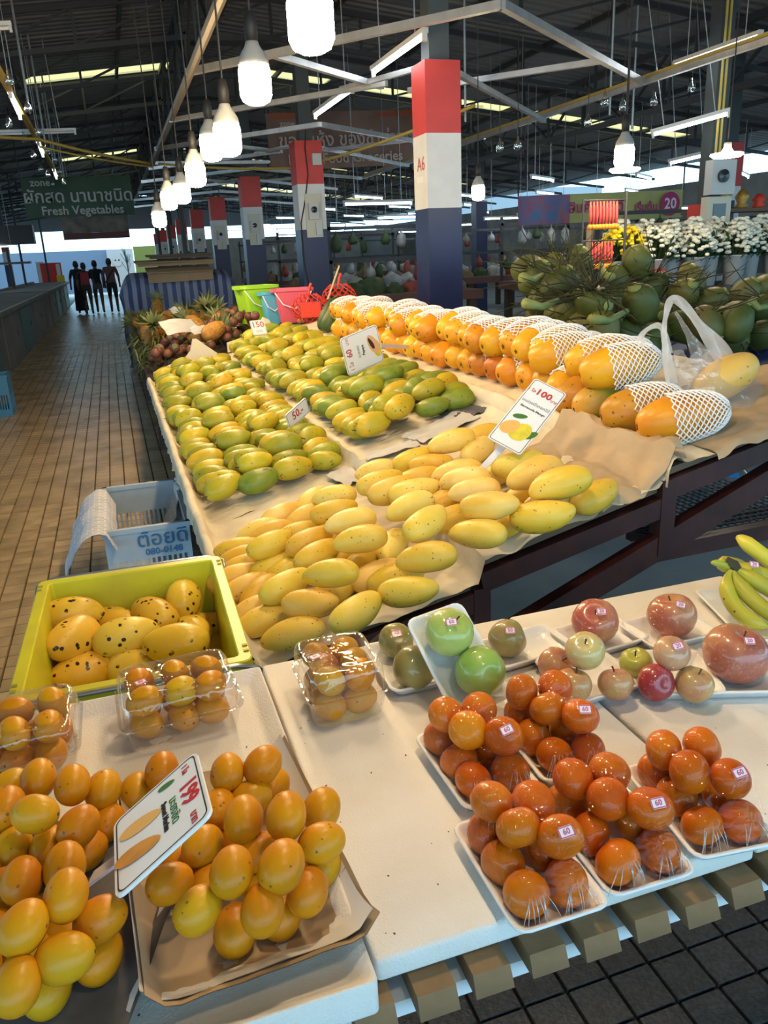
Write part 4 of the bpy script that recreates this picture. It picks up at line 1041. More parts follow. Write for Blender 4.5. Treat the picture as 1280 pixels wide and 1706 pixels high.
# ---------------------------------------------- mandarins
man_m = fruit_mat('mandarin_skin', (.66,.150,.001), (.56,.105,.001), (.70,.21,.002), 20, .42, coat=.35, spec=.2, spots=.25, spot_col=(.30,.08,.01), spot_scale=110, spot_size=.17, bump=.2, bscale=420, rv=.10, rh=.008, c3w=.5)
def mandarin_mesh(seed):
    g = MB(); rnd = random.Random(seed); ph = rnd.uniform(0, 6)
    def P(p, q):
        t = PI*p; a = 2*PI*q; s = math.sin(t); z = math.cos(t)
        r = .030*(1+.02*math.sin(2*a+ph)); zz = .0255*z
        if p < .13: zz -= .004*(1-p/.13)**2*1.0
        if p > .90: zz += .002
        return Vector((r*s**.9*math.cos(a) if s > 0 else 0, r*s**.9*math.sin(a) if s > 0 else 0, zz))
    g.grid(P, 15, 18, False, True); return g.mesh('mandarin', man_m, True, 1e-6)
MM = [mandarin_mesh(i) for i in range(3)]
g = MB(); g.lathe([(0,.0),(.0035,.0006),(.0045,.0),(.003,-.001)], 7); CAL = g.mesh('calyx', mat('calyx_green', (.12,.13,.03), .7), True)
def mandarin_tray(cx, cy, rz, label, tl, seed, top=4, sx=.132, sy=.205, st=None):
    rnd = random.Random(seed); P = []
    for i in range(2):
        for j in range(3): P.append(((i-.5)*.058+rnd.uniform(-.004,.004), (j-1)*.060+rnd.uniform(-.004,.004), .035))
    for (a, b) in ([(-.028,.052),(.026,.040),(-.012,-.006),(.022,-.034)] if top == 4 else [(-.02,.05),(.02,.02),(-.015,-.03)]):
        P.append((a+rnd.uniform(-.006,.006), b+rnd.uniform(-.006,.006), .080))
    c, s = math.cos(rz), math.sin(rz)
    P = [(cx+x*c-y*s, cy+x*s+y*c, FT+z) for x, y, z in P]; n = len(P)
    Q = relax(P, [(1,0,0)]*n, [.0]*n, [.0285]*n, lambda x, y: FT+.005, 40, .06)
    for k, i in enumerate(sorted(range(n), key=lambda i: Q[i][1])):
        ax = Vector((rnd.gauss(0,.6), rnd.gauss(-.3,.6), rnd.gauss(.5,.5))).normalized()
        R = axis_rot(ax) @ Matrix.Rotation(PI/2, 3, 'Y'); sc = rnd.uniform(.95, 1.04)
        o = link('mandarin', MM[rnd.randrange(3)], None, Q[i], R, sc); link('calyx', CAL, o, (0,0,.0215))
        tag(o, 'orange mandarin in the wrapped tray %s, %s from its near edge' % (tl, nth(k)), 'mandarin', 'wrapped mandarins')
    pack('wrapped_tray', label, cx, cy, sx, sy, rz, FT+.001, [(Vector(q), .030) for q in Q], '60', 'wrapped mandarin trays', st)
mandarin_tray(.446, .977, .03, 'film-wrapped foam tray of mandarins beside the clear plum box', 'by the clear plum box', 1)
mandarin_tray(.588, .985, -.04, 'film-wrapped foam tray of mandarins in front of the green guavas', 'below the green guavas', 2)
mandarin_tray(.416, .752, .0, 'film-wrapped foam tray of mandarins at the board front, by bare foam', 'by the bare foam front', 3)
mandarin_tray(.552, .760, -.02, 'film-wrapped foam tray of mandarins in the middle of the front row', 'amid the front row', 4)
mandarin_tray(.702, .768, -.12, 'film-wrapped foam tray of mandarins at the outer end of the front row', 'ending the front row', 5)

# ---------------------------------------------- marian plums, loose and boxed
plum_m = fruit_mat('marian_plum_skin', (.68,.275,.005), (.57,.21,.004), (.58,.30,.008), 16, .36, spec=.3, spots=.55, spot_col=(.22,.10,.02), spot_scale=85, spot_size=.16, bump=.05, bscale=200, rv=.07, rh=.008, c3w=.5, patch=.05)
def plum_mesh(seed):
    g = MB()
    def P(p, q):
        t = PI*p; a = 2*PI*q; x = -.0310*math.cos(t); r = .0258*max(math.sin(t), 0)**.92*(1+.05*math.cos(t))
        return Vector((x, r*math.cos(a), r*math.sin(a)*.97))
    g.grid(P, 16, 16, False, True); return g.mesh('marian_plum', plum_m, True, 1e-6)
PLM = plum_mesh(0)
g = MB(); g.lathe([(0,.0008),(.0022,.0006),(.003,-.0006)], 7); PST = g.mesh('stem_scar', stem_m, True)
def plum(loc, ax, label, group, s=1.0):
    o = link('marian_plum', PLM, None, loc, axis_rot(ax, (0,-.4,1), random.uniform(0,6)), s)
    link('stem_scar', PST, o, (.0305,0,0), (0, PI/2, 0)); return tag(o, label, 'plum', group)
RPL = [ # u, v, turn of the long axis in the picture, layer
 (379,1287,75,2),(438,1276,40,2),(270,1284,70,1),(227,1318,60,0),(417,1330,20,1),(368,1356,70,1),(412,1377,80,2),(477,1359,75,3),(536,1348,60,1),(536,1405,20,2),(469,1444,60,3),(386,1452,70,3),(338,1412,40,1),
 (283,1472,20,1),(330,1516,40,2),(438,1514,80,2),(510,1488,65,1),(392,1550,80,0),(454,1310,40,0),(381,1398,60,0),(474,1525,60,0),(533,1447,40,0),(300,1440,40,0),(430,1425,30,1),(440,1470,30,0),(350,1470,30,0),(320,1360,60,0)]
LPL = [(64,1297,70,2),(121,1307,75,2),(173,1320,60,1),(15,1310,30,1),(8,1349,60,2),(59,1356,0,3),(131,1377,40,2),(178,1369,50,0),(80,1416,70,1),(26,1418,60,1),(142,1418,30,0),(108,1443,75,2),(36,1467,70,2),(113,1493,70,3),(39,1545,50,3),(165,1529,25,2),
 (108,1596,10,2),(165,1593,60,0),(28,1642,70,2),(80,1648,60,0),(3,1483,60,1),(75,1530,40,0),(60,1590,40,0),(-22,1390,40,1),(-15,1560,50,1),(60,1440,30,0),(100,1560,20,0),(-30,1460,50,1),(-40,1330,50,1),(-40,1620,50,1),(-60,1530,50,0)]
def plum_pile(lst, place, group, xl):
    P, A = [], []
    for (u, v, a, lay) in lst:
        z = LT+.030+.031*lay; a = math.radians(a); du, dv = 40*math.cos(a), -40*math.sin(a)
        c = at(u, v, z); d = at(u+du, v+dv, z)-at(u-du, v-dv, z); d.z = .35*d.length*math.sin(a); d.normalize()
        P.append(c); A.append(d)
    n = len(P); Q = relax(P, A, [.007]*n, [.0245]*n, lambda x, y: LT+.006, 40, .10, 1.0, xl)
    ids = sorted(range(n), key=lambda i: -Q[i][1]); rows = [ids[k:k+5] for k in range(0, n, 5)]
    for r, rw in enumerate(rows):
        for k, i in enumerate(sorted(rw, key=lambda i: Q[i][0])):
            plum(Q[i], A[i], 'orange plum in the %s, %s row from back, %s across' % (place, nth(r), nth(k)), group, random.uniform(.97, 1.06))
plum_pile(RPL, 'pile by the bare foam', 'plums piled beside the bare foam', (-.09,.20,.60,1.4))
plum_pile(LPL, 'pile by the picture edge', 'plums piled across the sign', (-.40,.0,.55,1.4))
# paper under the piles
def fold(label, c, sx, sy, rz, layers, m, lift=.0, up=.03):
    for k in range(layers):
        g = MB(); off = .012*k
        def P(p, q):
            x = (p-.5)*sx+off*.4; y = (q-.5)*sy-off
            z = .004+.004*k+lift+up*max(0, (abs(p-.5)-.38)/.12)**2+up*.9*max(0, (.18-q)/.18)**2+.003*mnoise.noise(Vector((p*6, q*6, k*4.)))
            return Vector((x, y, z))
        g.grid(P, 16, 16); n = list(g.v); g.add([(a, b, c2-.0012) for a, b, c2 in n], [tuple(reversed(f)) for f in list(g.f)])
        o = link('paper_sheet', g.mesh('paper_sheet', m[k % len(m)], True), None, c, (0,0,rz)); tag(o, label[k], 'paper')
wpaper = mat('white_paper_edge', (.72,.72,.72), .7); greyp = mat('inky_newspaper', (.16,.15,.15), .8, var=.5, vscale=14)
fold(['white paper sheet below the brown paper under the plums','brown paper spread under the plums beside the bare foam'], (.045,.93,LT), .27, .44, .06, 2, (wpaper, paper_brown), 0, .030)
fold(['white paper edge below the newspaper under the plums','grey newspaper spread under the plums across the price sign'], (-.20,.85,LT), .30, .50, -.35, 2, (wpaper, greyp), 0, .022)
t, w, h, txt, blob = card('price_sign', 'white card priced 199 with two orange plums pictured, between the plum piles', *quad_depths(((327,1257),(354,1363),(193,1489),(190,1364)), .97), at(150,1462,LT+.06))
txt('1 โล', .0135, -.36, .34, faded, .0002); txt('199', .0360, -.01, .335, red_ink, .0010); txt('บาท', .0150, .365, .34, faded, .0003)
txt('มะยงชิด', .0185, .06, .165, green_ink); txt('Sweet Marian', .0120, .05, .065, black_ink, .0004)
blob(.034,.0150,-.14,-.20,pr_or2,1.25); blob(.036,.0155,.18,-.25,pr_or,1.2,.0012); blob(.014,.0065,-.36,.12,pr_leaf,1.3,.0006)

def clam_box(cx, cy, sx, sy, z, h, label, tl, seed, price='80', rz=0., n1=(3,2), n2=(3,2)):
    t = thing('clear_box', label, 'plastic box', (cx, cy, z), (0,0,rz), 'clear boxes of plums')
    hb = h*.48; g = MB()
    def ring(w, d, zz, r=.018): return [(a, b, zz) for a, b in rrect(w, d, r, 4)]
    loft(g, [ring(sx*.84,sy*.84,0), ring(sx*.86,sy*.86,.004), ring(sx*.955,sy*.955,hb)], 0, True, False); link('base', g.mesh('base', clear_box, True), t)
    g = MB(); loft(g, [ring(sx*.955,sy*.955,hb), ring(sx,sy,hb+.001,.02), ring(sx,sy,hb+.005,.02), ring(sx*.95,sy*.95,hb+.005)], 0, False, False); link('rim', g.mesh('rim', clear_box), t)
    g = MB(); loft(g, [ring(sx*.95,sy*.95,hb+.005), ring(sx*.93,sy*.93,h*.86,.022), ring(sx*.885,sy*.885,h*.97,.024), ring(sx*.80,sy*.80,h,.022), ring(sx*.76,sy*.76,h-.003,.02)], 0, False, True); lid = link('lid', g.mesh('lid', clear_box, True), t)
    sticker(lid, (-sx*.28,-sy*.02,h+.001), Matrix.Rotation(.25, 3, 'Z'), price)
    rnd = random.Random(seed); P, A = [], []
    for lay, (nx, ny) in enumerate((n1, n2)):
        for i in range(nx):
            for j in range(ny):
                px_ = (i-(nx-1)/2)*sx*.80/nx; py_ = (j-(ny-1)/2)*sy*.80/ny
                P.append(Vector((cx+px_*math.cos(rz)-py_*math.sin(rz)+rnd.uniform(-.004,.004), cy+py_*math.cos(rz)+px_*math.sin(rz)+rnd.uniform(-.004,.004), z+.030+.043*lay)))
                A.append(Vector((rnd.uniform(-1,1), rnd.uniform(-1,1), rnd.uniform(-.2,.2))).normalized())
    n = len(P); Q = relax(P, A, [.006]*n, [.0255]*n, lambda x, y: z+.004, 30, .12)
    for k, i in enumerate(sorted(range(n), key=lambda i: (Q[i][2] < z+.05, Q[i][0]))):
        plum(Q[i], A[i], 'orange plum inside the clear box %s, %s counting from its upper layer' % (tl, nth(k)), 'plums in clear boxes', 1.02)
clam_box(.012, 1.315, .215, .165, LT+.002, .098, 'clear plastic box of plums beside the yellow crate, in the lid', 'by the yellow crate', 1, '80', .05)
clam_box(-.255, 1.290, .205, .175, LT+.002, .098, 'clear plastic box of plums cut by the picture edge', 'at the picture edge', 2, '80', .0)
clam_box(.300, 1.262, .150, .170, FT+.001, .105, 'clear plastic box of plums standing alone on the bare foam board', 'on bare foam', 3, '80', .0, (2,3), (2,3))

# ---------------------------------------------- guavas, brown-green pears, apples, bananas
gua_m = fruit_mat('green_guava_skin', (.30,.44,.06), (.42,.52,.13), (.22,.37,.04), 12, .35, coat=.6, spots=.3, spot_col=(.14,.16,.04), spot_scale=80, spot_size=.09, bump=.25, bscale=60, rv=.06)
bro_m = fruit_mat('olive_brown_pear_skin', (.30,.25,.07), (.23,.23,.06), (.34,.22,.09), 14, .4, coat=.6, spots=.6, spot_col=(.12,.08,.03), spot_scale=120, spot_size=.12, rv=.08)
app_m = fruit_mat('blush_apple_skin', (.60,.40,.15), (.54,.19,.11), (.46,.10,.07), 14, .3, coat=.6, spots=.9, spot_col=(.72,.50,.22), spot_scale=150, spot_size=.17, rv=.06, c3w=.55)
appr_m = fruit_mat('red_apple_skin', (.42,.06,.06), (.33,.03,.04), (.48,.20,.10), 12, .3, coat=.6, spots=.9, spot_col=(.62,.34,.18), spot_scale=150, spot_size=.17, rv=.06, c3w=.3)
appy_m = fruit_mat('pale_apple_skin', (.60,.50,.18), (.62,.42,.22), (.58,.32,.16), 9, .3, coat=.6, spots=.5, spot_col=(.45,.34,.12), spot_scale=120, spot_size=.08, rv=.06, c3w=.4)
def apple_mesh(r, m, seed, low=.9, cav=.22):
    g = MB(); rnd = random.Random(seed); ph = rnd.uniform(0, 6); prof = 20
    def P(p, q):
        t = PI*p; a = 2*PI*q; s = math.sin(t); c = math.cos(t)
        rr = r*(s**.88 if s > 0 else 0)*(1+.07*c)*(1+.018*math.cos(5*a+ph)*(1-p))
        z = r*low*c
        if s < .55 and c > 0: z -= cav*r*(1-s/.55)**1.4
        if s < .4 and c < 0: z += .14*r*(1-s/.4)**1.3
        return Vector((rr*math.cos(a), rr*math.sin(a), z))
    g.grid(P, prof, 20, False, True); return g.mesh('apple', m, True, 1e-6)
stalk = MB(); stalk.tube([(0,0,.0),(.001,0,.007),(.003,.001,.013)], [.0016,.0014,.0019], 6); STK = stalk.mesh('stalk', stem_m)
gl = MB()
for k in range(5):
    a = 2*PI*k/5; gl.beam((.001*math.cos(a),.001*math.sin(a),0), (.008*math.cos(a),.008*math.sin(a),.003), .003, .0015)
CROWN = gl.mesh('dried_calyx', stem_m)
def fruit(name, me, u, v, z, r, tilt, label, cat, group, stem=True, calyx=None):
    c = at(u, v, z); o = link(name, me, None, c, Euler(tilt)); tag(o, label, cat, group)
    if stem: link('stalk', STK, o, (0,0,r*.62))
    if calyx: link('dried_calyx', CROWN, o, (0,0,-r*.86), (PI,0,0))
    return (Vector(c), r)
A1 = fruit('apple', apple_mesh(.048, app_m, 1), 992, 1036, FT+.052, .048, (.35,-.5,.3), 'blush apple with a price sticker at the back, nearer the guavas', 'apple', 'wrapped apples', True)
pack('wrapped_tray', 'film-wrapped tray of one blush apple behind the four pale apples', A1[0].x+.01, A1[0].y, .17, .13, .1, FT+.001, [A1], '20', 'wrapped apple trays')
A2 = fruit('apple', apple_mesh(.050, app_m, 2), 1120, 1026, FT+.054, .050, (-.15,.1,1.3), 'streaked apple with a dark red ribbon wrap near the bananas', 'apple', 'wrapped apples', True)
pack('wrapped_tray', 'film-wrapped tray of one streaked apple near the bananas', A2[0].x, A2[0].y+.01, .17, .13, .05, FT+.001, [A2], '20', 'wrapped apple trays')
A3 = fruit('apple', apple_mesh(.060, appr_m, 3, .88), 1226, 1090, FT+.058, .060, (.25,.1,.5), 'largest red apple with a price sticker by the bananas', 'apple', 'wrapped apples', True)
pack('wrapped_tray', 'film-wrapped tray of the largest red apple', A3[0].x, A3[0].y, .19, .15, -.35, FT+.001, [A3], '20', 'wrapped apple trays')
g4 = [fruit('apple', apple_mesh(.036, appy_m, 4), 975, 1085, FT+.090, .036, (.4,-.3,0), 'pale yellow apple on top of the four-apple tray by the mandarins', 'apple', 'wrapped apples'),
      fruit('apple', apple_mesh(.034, app_m, 5), 925, 1108, FT+.040, .034, (.7,.4,0), 'blush apple at the guava side of the four-apple tray', 'apple', 'wrapped apples'),
      fruit('apple', apple_mesh(.034, app_m, 6), 955, 1142, FT+.040, .034, (.2,.2,1), 'blush apple at the near corner of the four-apple tray', 'apple', 'wrapped apples'),
      fruit('apple', apple_mesh(.032, app_m, 7), 1026, 1140, FT+.038, .032, (.2,.3,2), 'blush apple at the outer corner of the four-apple tray', 'apple', 'wrapped apples')]
pack('wrapped_tray', 'film-wrapped tray of four pale and blush apples', .763, 1.148, .15, .17, .05, FT+.001, g4, None, 'wrapped apple trays')
g5 = [fruit('apple', apple_mesh(.033, appy_m, 8), 1119, 1089, FT+.085, .033, (.3,.2,0), 'cream apple with a price sticker on top of the mixed tray', 'apple', 'wrapped apples', False),
      fruit('apple', apple_mesh(.034, appr_m, 9), 1092, 1137, FT+.038, .034, (1.2,.2,0), 'deep red apple at the front of the mixed tray', 'apple', 'wrapped apples', False),
      fruit('apple', apple_mesh(.031, fruit_mat('green_apple_skin', (.44,.44,.07), (.52,.46,.10), None, 9, .3, rv=.05), 10), 1060, 1106, FT+.038, .031, (.2,-.3,0), 'yellow-green apple at the back of the mixed tray', 'apple', 'wrapped apples'),
      fruit('apple', apple_mesh(.034, app_m, 11), 1157, 1141, FT+.038, .034, (.15,.2,0), 'blush apple at the outer corner of the mixed tray', 'apple', 'wrapped apples')]
pack('wrapped_tray', 'film-wrapped tray of four mixed apples beside the largest apple', .905, 1.090, .155, .165, -.35, FT+.001, g5, '20', 'wrapped apple trays', 0)
b3 = [fruit('olive_pear', apple_mesh(.036, bro_m, 12, 1.0, .1), 660, 1068, FT+.042, .036, (.5,-.2,0), 'round olive pear with a price sticker behind the guava tray', 'pear', 'round olive pears', False),
      fruit('olive_pear', apple_mesh(.042, bro_m, 13, 1.0, .1), 690, 1112, FT+.046, .042, (.9,.1,0), 'larger round olive pear in front of the stickered one', 'pear', 'round olive pears', False)]
pack('wrapped_tray', 'film-wrapped tray of two round olive pears by the clear box', .455, 1.32, .13, .20, .0, FT+.001, b3, '50', 'wrapped olive pear trays', 0)
b4 = [fruit('olive_pear', apple_mesh(.038, bro_m, 14, 1.02, .08), 845, 1064, FT+.044, .038, (.3,1.2,0), 'single round olive pear with a dark tip beyond the guavas', 'pear', 'round olive pears', False, True)]
pack('wrapped_tray', 'film-wrapped tray of one round olive pear beyond the guavas', .70, 1.29, .19, .12, .12, FT+.001, b4, '50', 'wrapped olive pear trays')
# guava pack propped up on its end
def guava_pack():
    bot = (at(748,1192,FT+.004)+at(850,1175,FT+.004))/2
    R = Matrix.Rotation(.10, 3, 'Z') @ Matrix.Rotation(.72, 3, 'X') @ Matrix.Rotation(.10, 3, 'Z'); c = bot+R @ Vector((0,.098,.0))
    n = R @ Vector((0,0,1)); up = R @ Vector((0,1,0)); rt = R @ Vector((1,0,0))
    gs = []
    for k, (a, b, r, lab, tl) in enumerate(((-.008,.042,.045,'upper green guava with stalk and price sticker in the propped tray',(.5,.2,0)), (.012,-.045,.046,'lower green guava with dried calyx in the propped tray',(-1.9,.3,0)))):
        p = c+up*b+rt*a+n*(r+.006); o = link('guava', apple_mesh(r, gua_m, 20+k, .92, .10), None, p, Euler(tl)); tag(o, lab, 'guava', 'wrapped guavas')
        if k == 0: link('stalk', STK, o, (0,0,r*.78))
        else: link('dried_calyx', CROWN, o, (0,0,r*.80))
        gs.append((p, r))
    pack('wrapped_tray', 'film-wrapped foam tray of two green guavas propped up on end', c.x, c.y, .125, .205, 0, c.z, gs, '60', 'wrapped guava tray', 0, 'fruit tray', R)
guava_pack()
ban_m = fruit_mat('banana_peel', (.55,.47,.045), (.42,.43,.045), (.62,.52,.06), 10, .4, spots=.4, spot_col=(.10,.07,.02), spot_scale=60, spot_size=.12, rv=.06)
def bananas():
    s = at(1222, 945, FT+.115); t = thing('banana_bunch', 'bunch of green-tipped bananas with a price sticker on a foam tray', 'bananas', s)
    specs = [((-.050,-.010,-.03),(-.052,-.075,-.085),(.0,-.115,-.09)), ((-.02,-.03,-.03),(-.005,-.10,-.075),(.055,-.155,-.085)), ((.01,-.02,-.01),(.055,-.085,-.045),(.12,-.13,-.08)), ((.02,.005,.0),(.085,-.045,-.03),(.155,-.085,-.075)), ((-.025,.02,.0),(.02,.055,.0),(.10,.05,-.05))]
    for k, (a, b, c) in enumerate(specs):
        P0, P1, P2, P3 = Vector((0,0,0)), Vector(a), Vector(b), Vector(c); pts = []; rs = []
        for i in range(17):
            q = i/16; p = P0*(1-q)**3+P1*3*q*(1-q)**2+P2*3*q*q*(1-q)+P3*q**3; pts.append(p)
            rs.append(.006+.012*min(1, max(0, (q-.10)/.22)) if q < .8 else .018*max(.22, 1-((q-.8)/.2)**2*.8))
        m = MB(); m.tube(pts, rs, 7, 0); o = link('banana', m.mesh('banana', ban_m, True), t)
        e = MB(); e.lathe([(0,0),(.0045,.001),(.003,.006),(0,.007)], 7); link('tip', e.mesh('tip', stem_m), o, P3)
    m = MB(); m.tube([(-.012,.012,.012),(0,0,.004),(.006,-.006,-.006)], [.012,.014,.011], 8); link('bunch_stem', m.mesh('bunch_stem', mat('dark_banana_stem', (.05,.045,.02), .8)), t)
    m = MB(); m.tube([(0,0,.0),(-.035,.012,.012),(-.05,.008,.016)], [.009,.008,.004], 8); link('broken_stalk', m.mesh('broken_stalk', ban_m, True), t)
    sticker(t, (.030,-.028,.012), face_cam((-.15,-.62,.77), -.2), '30')
    q = t.location; o = link('foam_tray', tray_mesh(.20,.26), None, (q.x+.045, q.y-.05, FT+.001), (0,0,-.3)); tag(o, 'white foam tray under the banana bunch', 'foam tray')
    m = MB()
    P = []
    for i in range(13):
        q2 = i/12; P.append(Vector((.10,.10,.02))*(1-q2)**2+Vector((.04,.02,.05))*2*q2*(1-q2)+Vector((.16,-.06,-.06))*q2*q2)
    m.tube(P, [.006+.012*min(1, k/4) if k < 10 else .018*(1-.3*(k-9)/3) for k in range(13)], 7); link('banana', m.mesh('banana', ban_m, True), t)
bananas()

# ---------------------------------------------- crates
cr_y = mat('yellow_crate_plastic', (.62,.60,.02), .38, var=.22, vscale=5, var_col=(.50,.46,.03), bump=.06, bscale=50)
cr_met = mat('crate_handle_wire', (.45,.46,.48), .3, metal=.8)
def crate_mesh(sx, sy, h, m, wall=.012, lip=.022, slots=0):
    g = MB(); 
    def ring(kx, z): return [(a, b, z) for a, b in rrect(sx-2*kx, sy-2*kx, max(.02-kx*.3, .005), 3)]
    tb = .03
    loft(g, [ring(tb,0), ring(lip+.002,h-.05), ring(lip,h-.045), ring(.0,h-.042), ring(0,h-.003), ring(.003,h), ring(lip+wall-.006,h), ring(lip+wall-.003,h-.004), ring(lip+wall,h-.05), ring(tb+wall,.012)], 0, True, True)
    return g.mesh('crate', m)
def yellow_crate():
    h = .30; zt = .715; x0, x1, y0, y1 = -.333, .200, 1.655, 2.375
    sx, sy = x1-x0, y1-y0; c = ((x0+x1)/2, (y0+y1)/2)
    t = thing('yellow_crate', 'yellow plastic crate of spotted mangoes beside the display table', 'crate', (c[0], c[1], zt-h), (0,0,-.02))
    link('crate_body', crate_mesh(sx, sy, h, cr_y), t)
    for s in (-1, 1):
        m = MB(); m.tube([(-sx/2-.008, s*(sy/2-.05), h-.035),(-sx/2-.008, s*(sy/2+.004), h-.020),(-sx/2+.04, s*(sy/2+.008), h-.004),(sx/2-.04, s*(sy/2+.008), h-.004),(sx/2+.008, s*(sy/2+.004), h-.020),(sx/2+.008, s*(sy/2-.05), h-.035)], .006, 8)
        link('wire_handle', m.mesh('wire_handle', cr_met, True), t)
    for s in (-1, 1):
        for k in (-1, 1):
            for q in range(2):
                m = MB(); m.box((s*(sx/2-.010), k*(sy/2-.05-.028*q), h+.001), (.012,.010,.004)); link('lip_notch', m.mesh('lip_notch', mat('crate_notch_shadow', (.30,.28,.02), .5)), t)
    b = tag(link('support_crate', crate_mesh(sx*.97, sy*.97, zt-h, mat('grey_crate_plastic', (.16,.16,.17), .5)), None, (c[0], c[1], 0)), 'dark grey crate carrying the yellow crate', 'crate')
    L = [(125,1028,100,10,2),(125,1078,95,35,2),(195,1005,102,-8,2),(251,1030,80,-25,2),(297,984,80,75,2),(317,1016,60,10,1),(212,1062,110,15,2),(292,1075,112,5,2),(320,1055,80,-25,1),(140,1120,115,18,1),(220,1113,95,0,1),(128,1148,70,10,0),(165,1050,70,40,0),(150,1000,70,0,0),(250,1095,80,0,0),(330,1090,70,30,0)]
    P, A = [], []
    for (u, v, l, a, lay) in L:
        z = .475+.062*lay; a = math.radians(a); du, dv = math.cos(a)*l/2, -math.sin(a)*l/2
        P.append(at(u, v, z)); d = at(u+du, v+dv, z)-at(u-du, v-dv, z); d.z += .1*d.length*random.uniform(-1,1); d.normalize(); A.append(d)
    n = len(P); Q = relax(P, A, [.042]*n, [.051]*n, lambda x, y: zt-h+.012, 45, .05, 1.0, (x0+.09,x1-.09,y0+.09,y1-.09))
    ids = sorted(range(n), key=lambda i: -Q[i][1]); rows = [ids[k:k+4] for k in range(0, n, 4)]
    for r, rw in enumerate(rows):
        for k, i in enumerate(sorted(rw, key=lambda i: Q[i][0])):
            o = link('spotted_mango', SM[i % 4], None, Q[i], axis_rot(A[i], (0,-.4,1), random.uniform(0,6)) @ Matrix.Rotation(PI*(i % 2), 3, 'Z'), random.uniform(.98,1.08))
            tag(o, 'dark-spotted yellow mango in the yellow crate, %s row from its back, %s across' % (nth(r), nth(k)), 'mango', 'spotted mangoes in the yellow crate')
yellow_crate()
def slot_crate(label, c, sx, sy, h, rz, m, text=None, text_m=None):
    """vegetable crate with slotted walls, built from posts, rails and bars"""
    t = thing('slatted_crate', label, 'crate', c, (0,0,rz))
    def b(name, a, d): g = MB(); g.box(a, d); return link(name, g.mesh(name, m), t)
    b('crate_floor', (0,0,.008), (sx-.03,sy-.03,.014))
    for s in (-1, 1):
        b('rim_bar', (0,s*(sy/2-.012),h-.012), (sx,.026,.024)); b('rim_bar', (s*(sx/2-.012),0,h-.012), (.026,sy,.024))
        b('side_panel', (0,s*(sy/2-.014),h*.74), (sx-.02,.008,h*.42)); b('side_panel', (s*(sx/2-.014),0,h*.74), (.008,sy-.02,h*.42))
        b('side_panel', (0,s*(sy/2-.018),h*.10), (sx-.03,.008,h*.16)); b('side_panel', (s*(sx/2-.018),0,h*.10), (.008,sy-.03,h*.16))
        n = int(sx/.028)
        for i in range(n): b('slat', (-sx/2+.03+(sx-.06)*i/(n-1), s*(sy/2-.016), h*.36), (.012,.008,h*.40))
        n = int(sy/.028)
        for i in range(n): b('slat', (s*(sx/2-.016), -sy/2+.03+(sy-.06)*i/(n-1), h*.36), (.008,.012,h*.40))
    for a in (-1, 1):
        for q in (-1, 1): b('corner_post', (a*(sx/2-.02), q*(sy/2-.02), h/2), (.022,.022,h-.01))
    if text:
        for (s, sz, z) in text: link('lettering', text_mesh(s, sz, text_m, .001, .001), t, (.07, -sy/2+.006, h*z), (PI/2, 0, 0))
    return t
cr_w = mat('pale_blue_crate_plastic', (.40,.48,.56), .4, var=.15, vscale=6); cr_b = mat('blue_crate_plastic', (.05,.20,.36), .4)
slot_crate('pale blue slatted crate lettered in blue, newspaper hanging over its side', (.0, 4.30, 0), .43, .86, .36, .0, cr_w, (('ต้อยดี', .105, .80), ('080-0148', .048, .62)), mat('blue_crate_ink', (.03,.16,.34), .6))
newsp = mat('grey_blue_newsprint', (.62,.62,.66), .85, bump=.3, bscale=12)
_n = newsp.node_tree; _br = _n.nodes.new('ShaderNodeTexBrick'); _tc = _n.nodes.new('ShaderNodeTexCoord'); _br.inputs['Scale'].default_value = 9; _br.inputs['Color1'].default_value = (.42,.42,.46,1); _br.inputs['Color2'].default_value = (.55,.55,.60,1); _br.inputs['Mortar'].default_value = (.68,.68,.72,1); _br.inputs['Mortar Size'].default_value = .03
_n.links.new(_tc.outputs['Object'], _br.inputs['Vector']); _n.links.new(_br.outputs['Color'], _n.nodes['Principled BSDF'].inputs['Base Color'])
def drape(label, prof, y0, y1, seed):
    f = polyline(prof); g = MB()
    def P(p, q):
        c = f(p); y = y0+(y1-y0)*q; w = .028*mnoise.noise(Vector((p*5, q*5, seed)))
        return Vector((c.x+w*(1 if p > .3 else .3)-.03*max(0, p-.5)*math.sin(q*PI), y+(q-.5)*-.25*max(0, p-.4), c.z+w*.3))
    g.grid(P, 18, 18); n = list(g.v); g.add([(a+.001, b, c-.001) for a, b, c in n], [tuple(reversed(q)) for q in list(g.f)])
    return tag(link('newspaper', g.mesh('newspaper', newsp, True)), label, 'newspaper')
drape('newspaper sheet draped over the aisle side of the pale blue crate', [(-.15,.28),(-.185,.365),(-.235,.385),(-.30,.35),(-.39,.20),(-.42,.05)], 3.80, 4.62, 1.)
drape('newspaper tucked into the far corner of the pale blue crate', [(.10,.10),(.185,.28),(.20,.37),(.225,.39),(.26,.30)], 4.38, 4.74, 5.)
slot_crate('bright blue slatted crate on the floor across the aisle', (-1.48, 9.95, 0), .46, .40, .47, 0, cr_b)
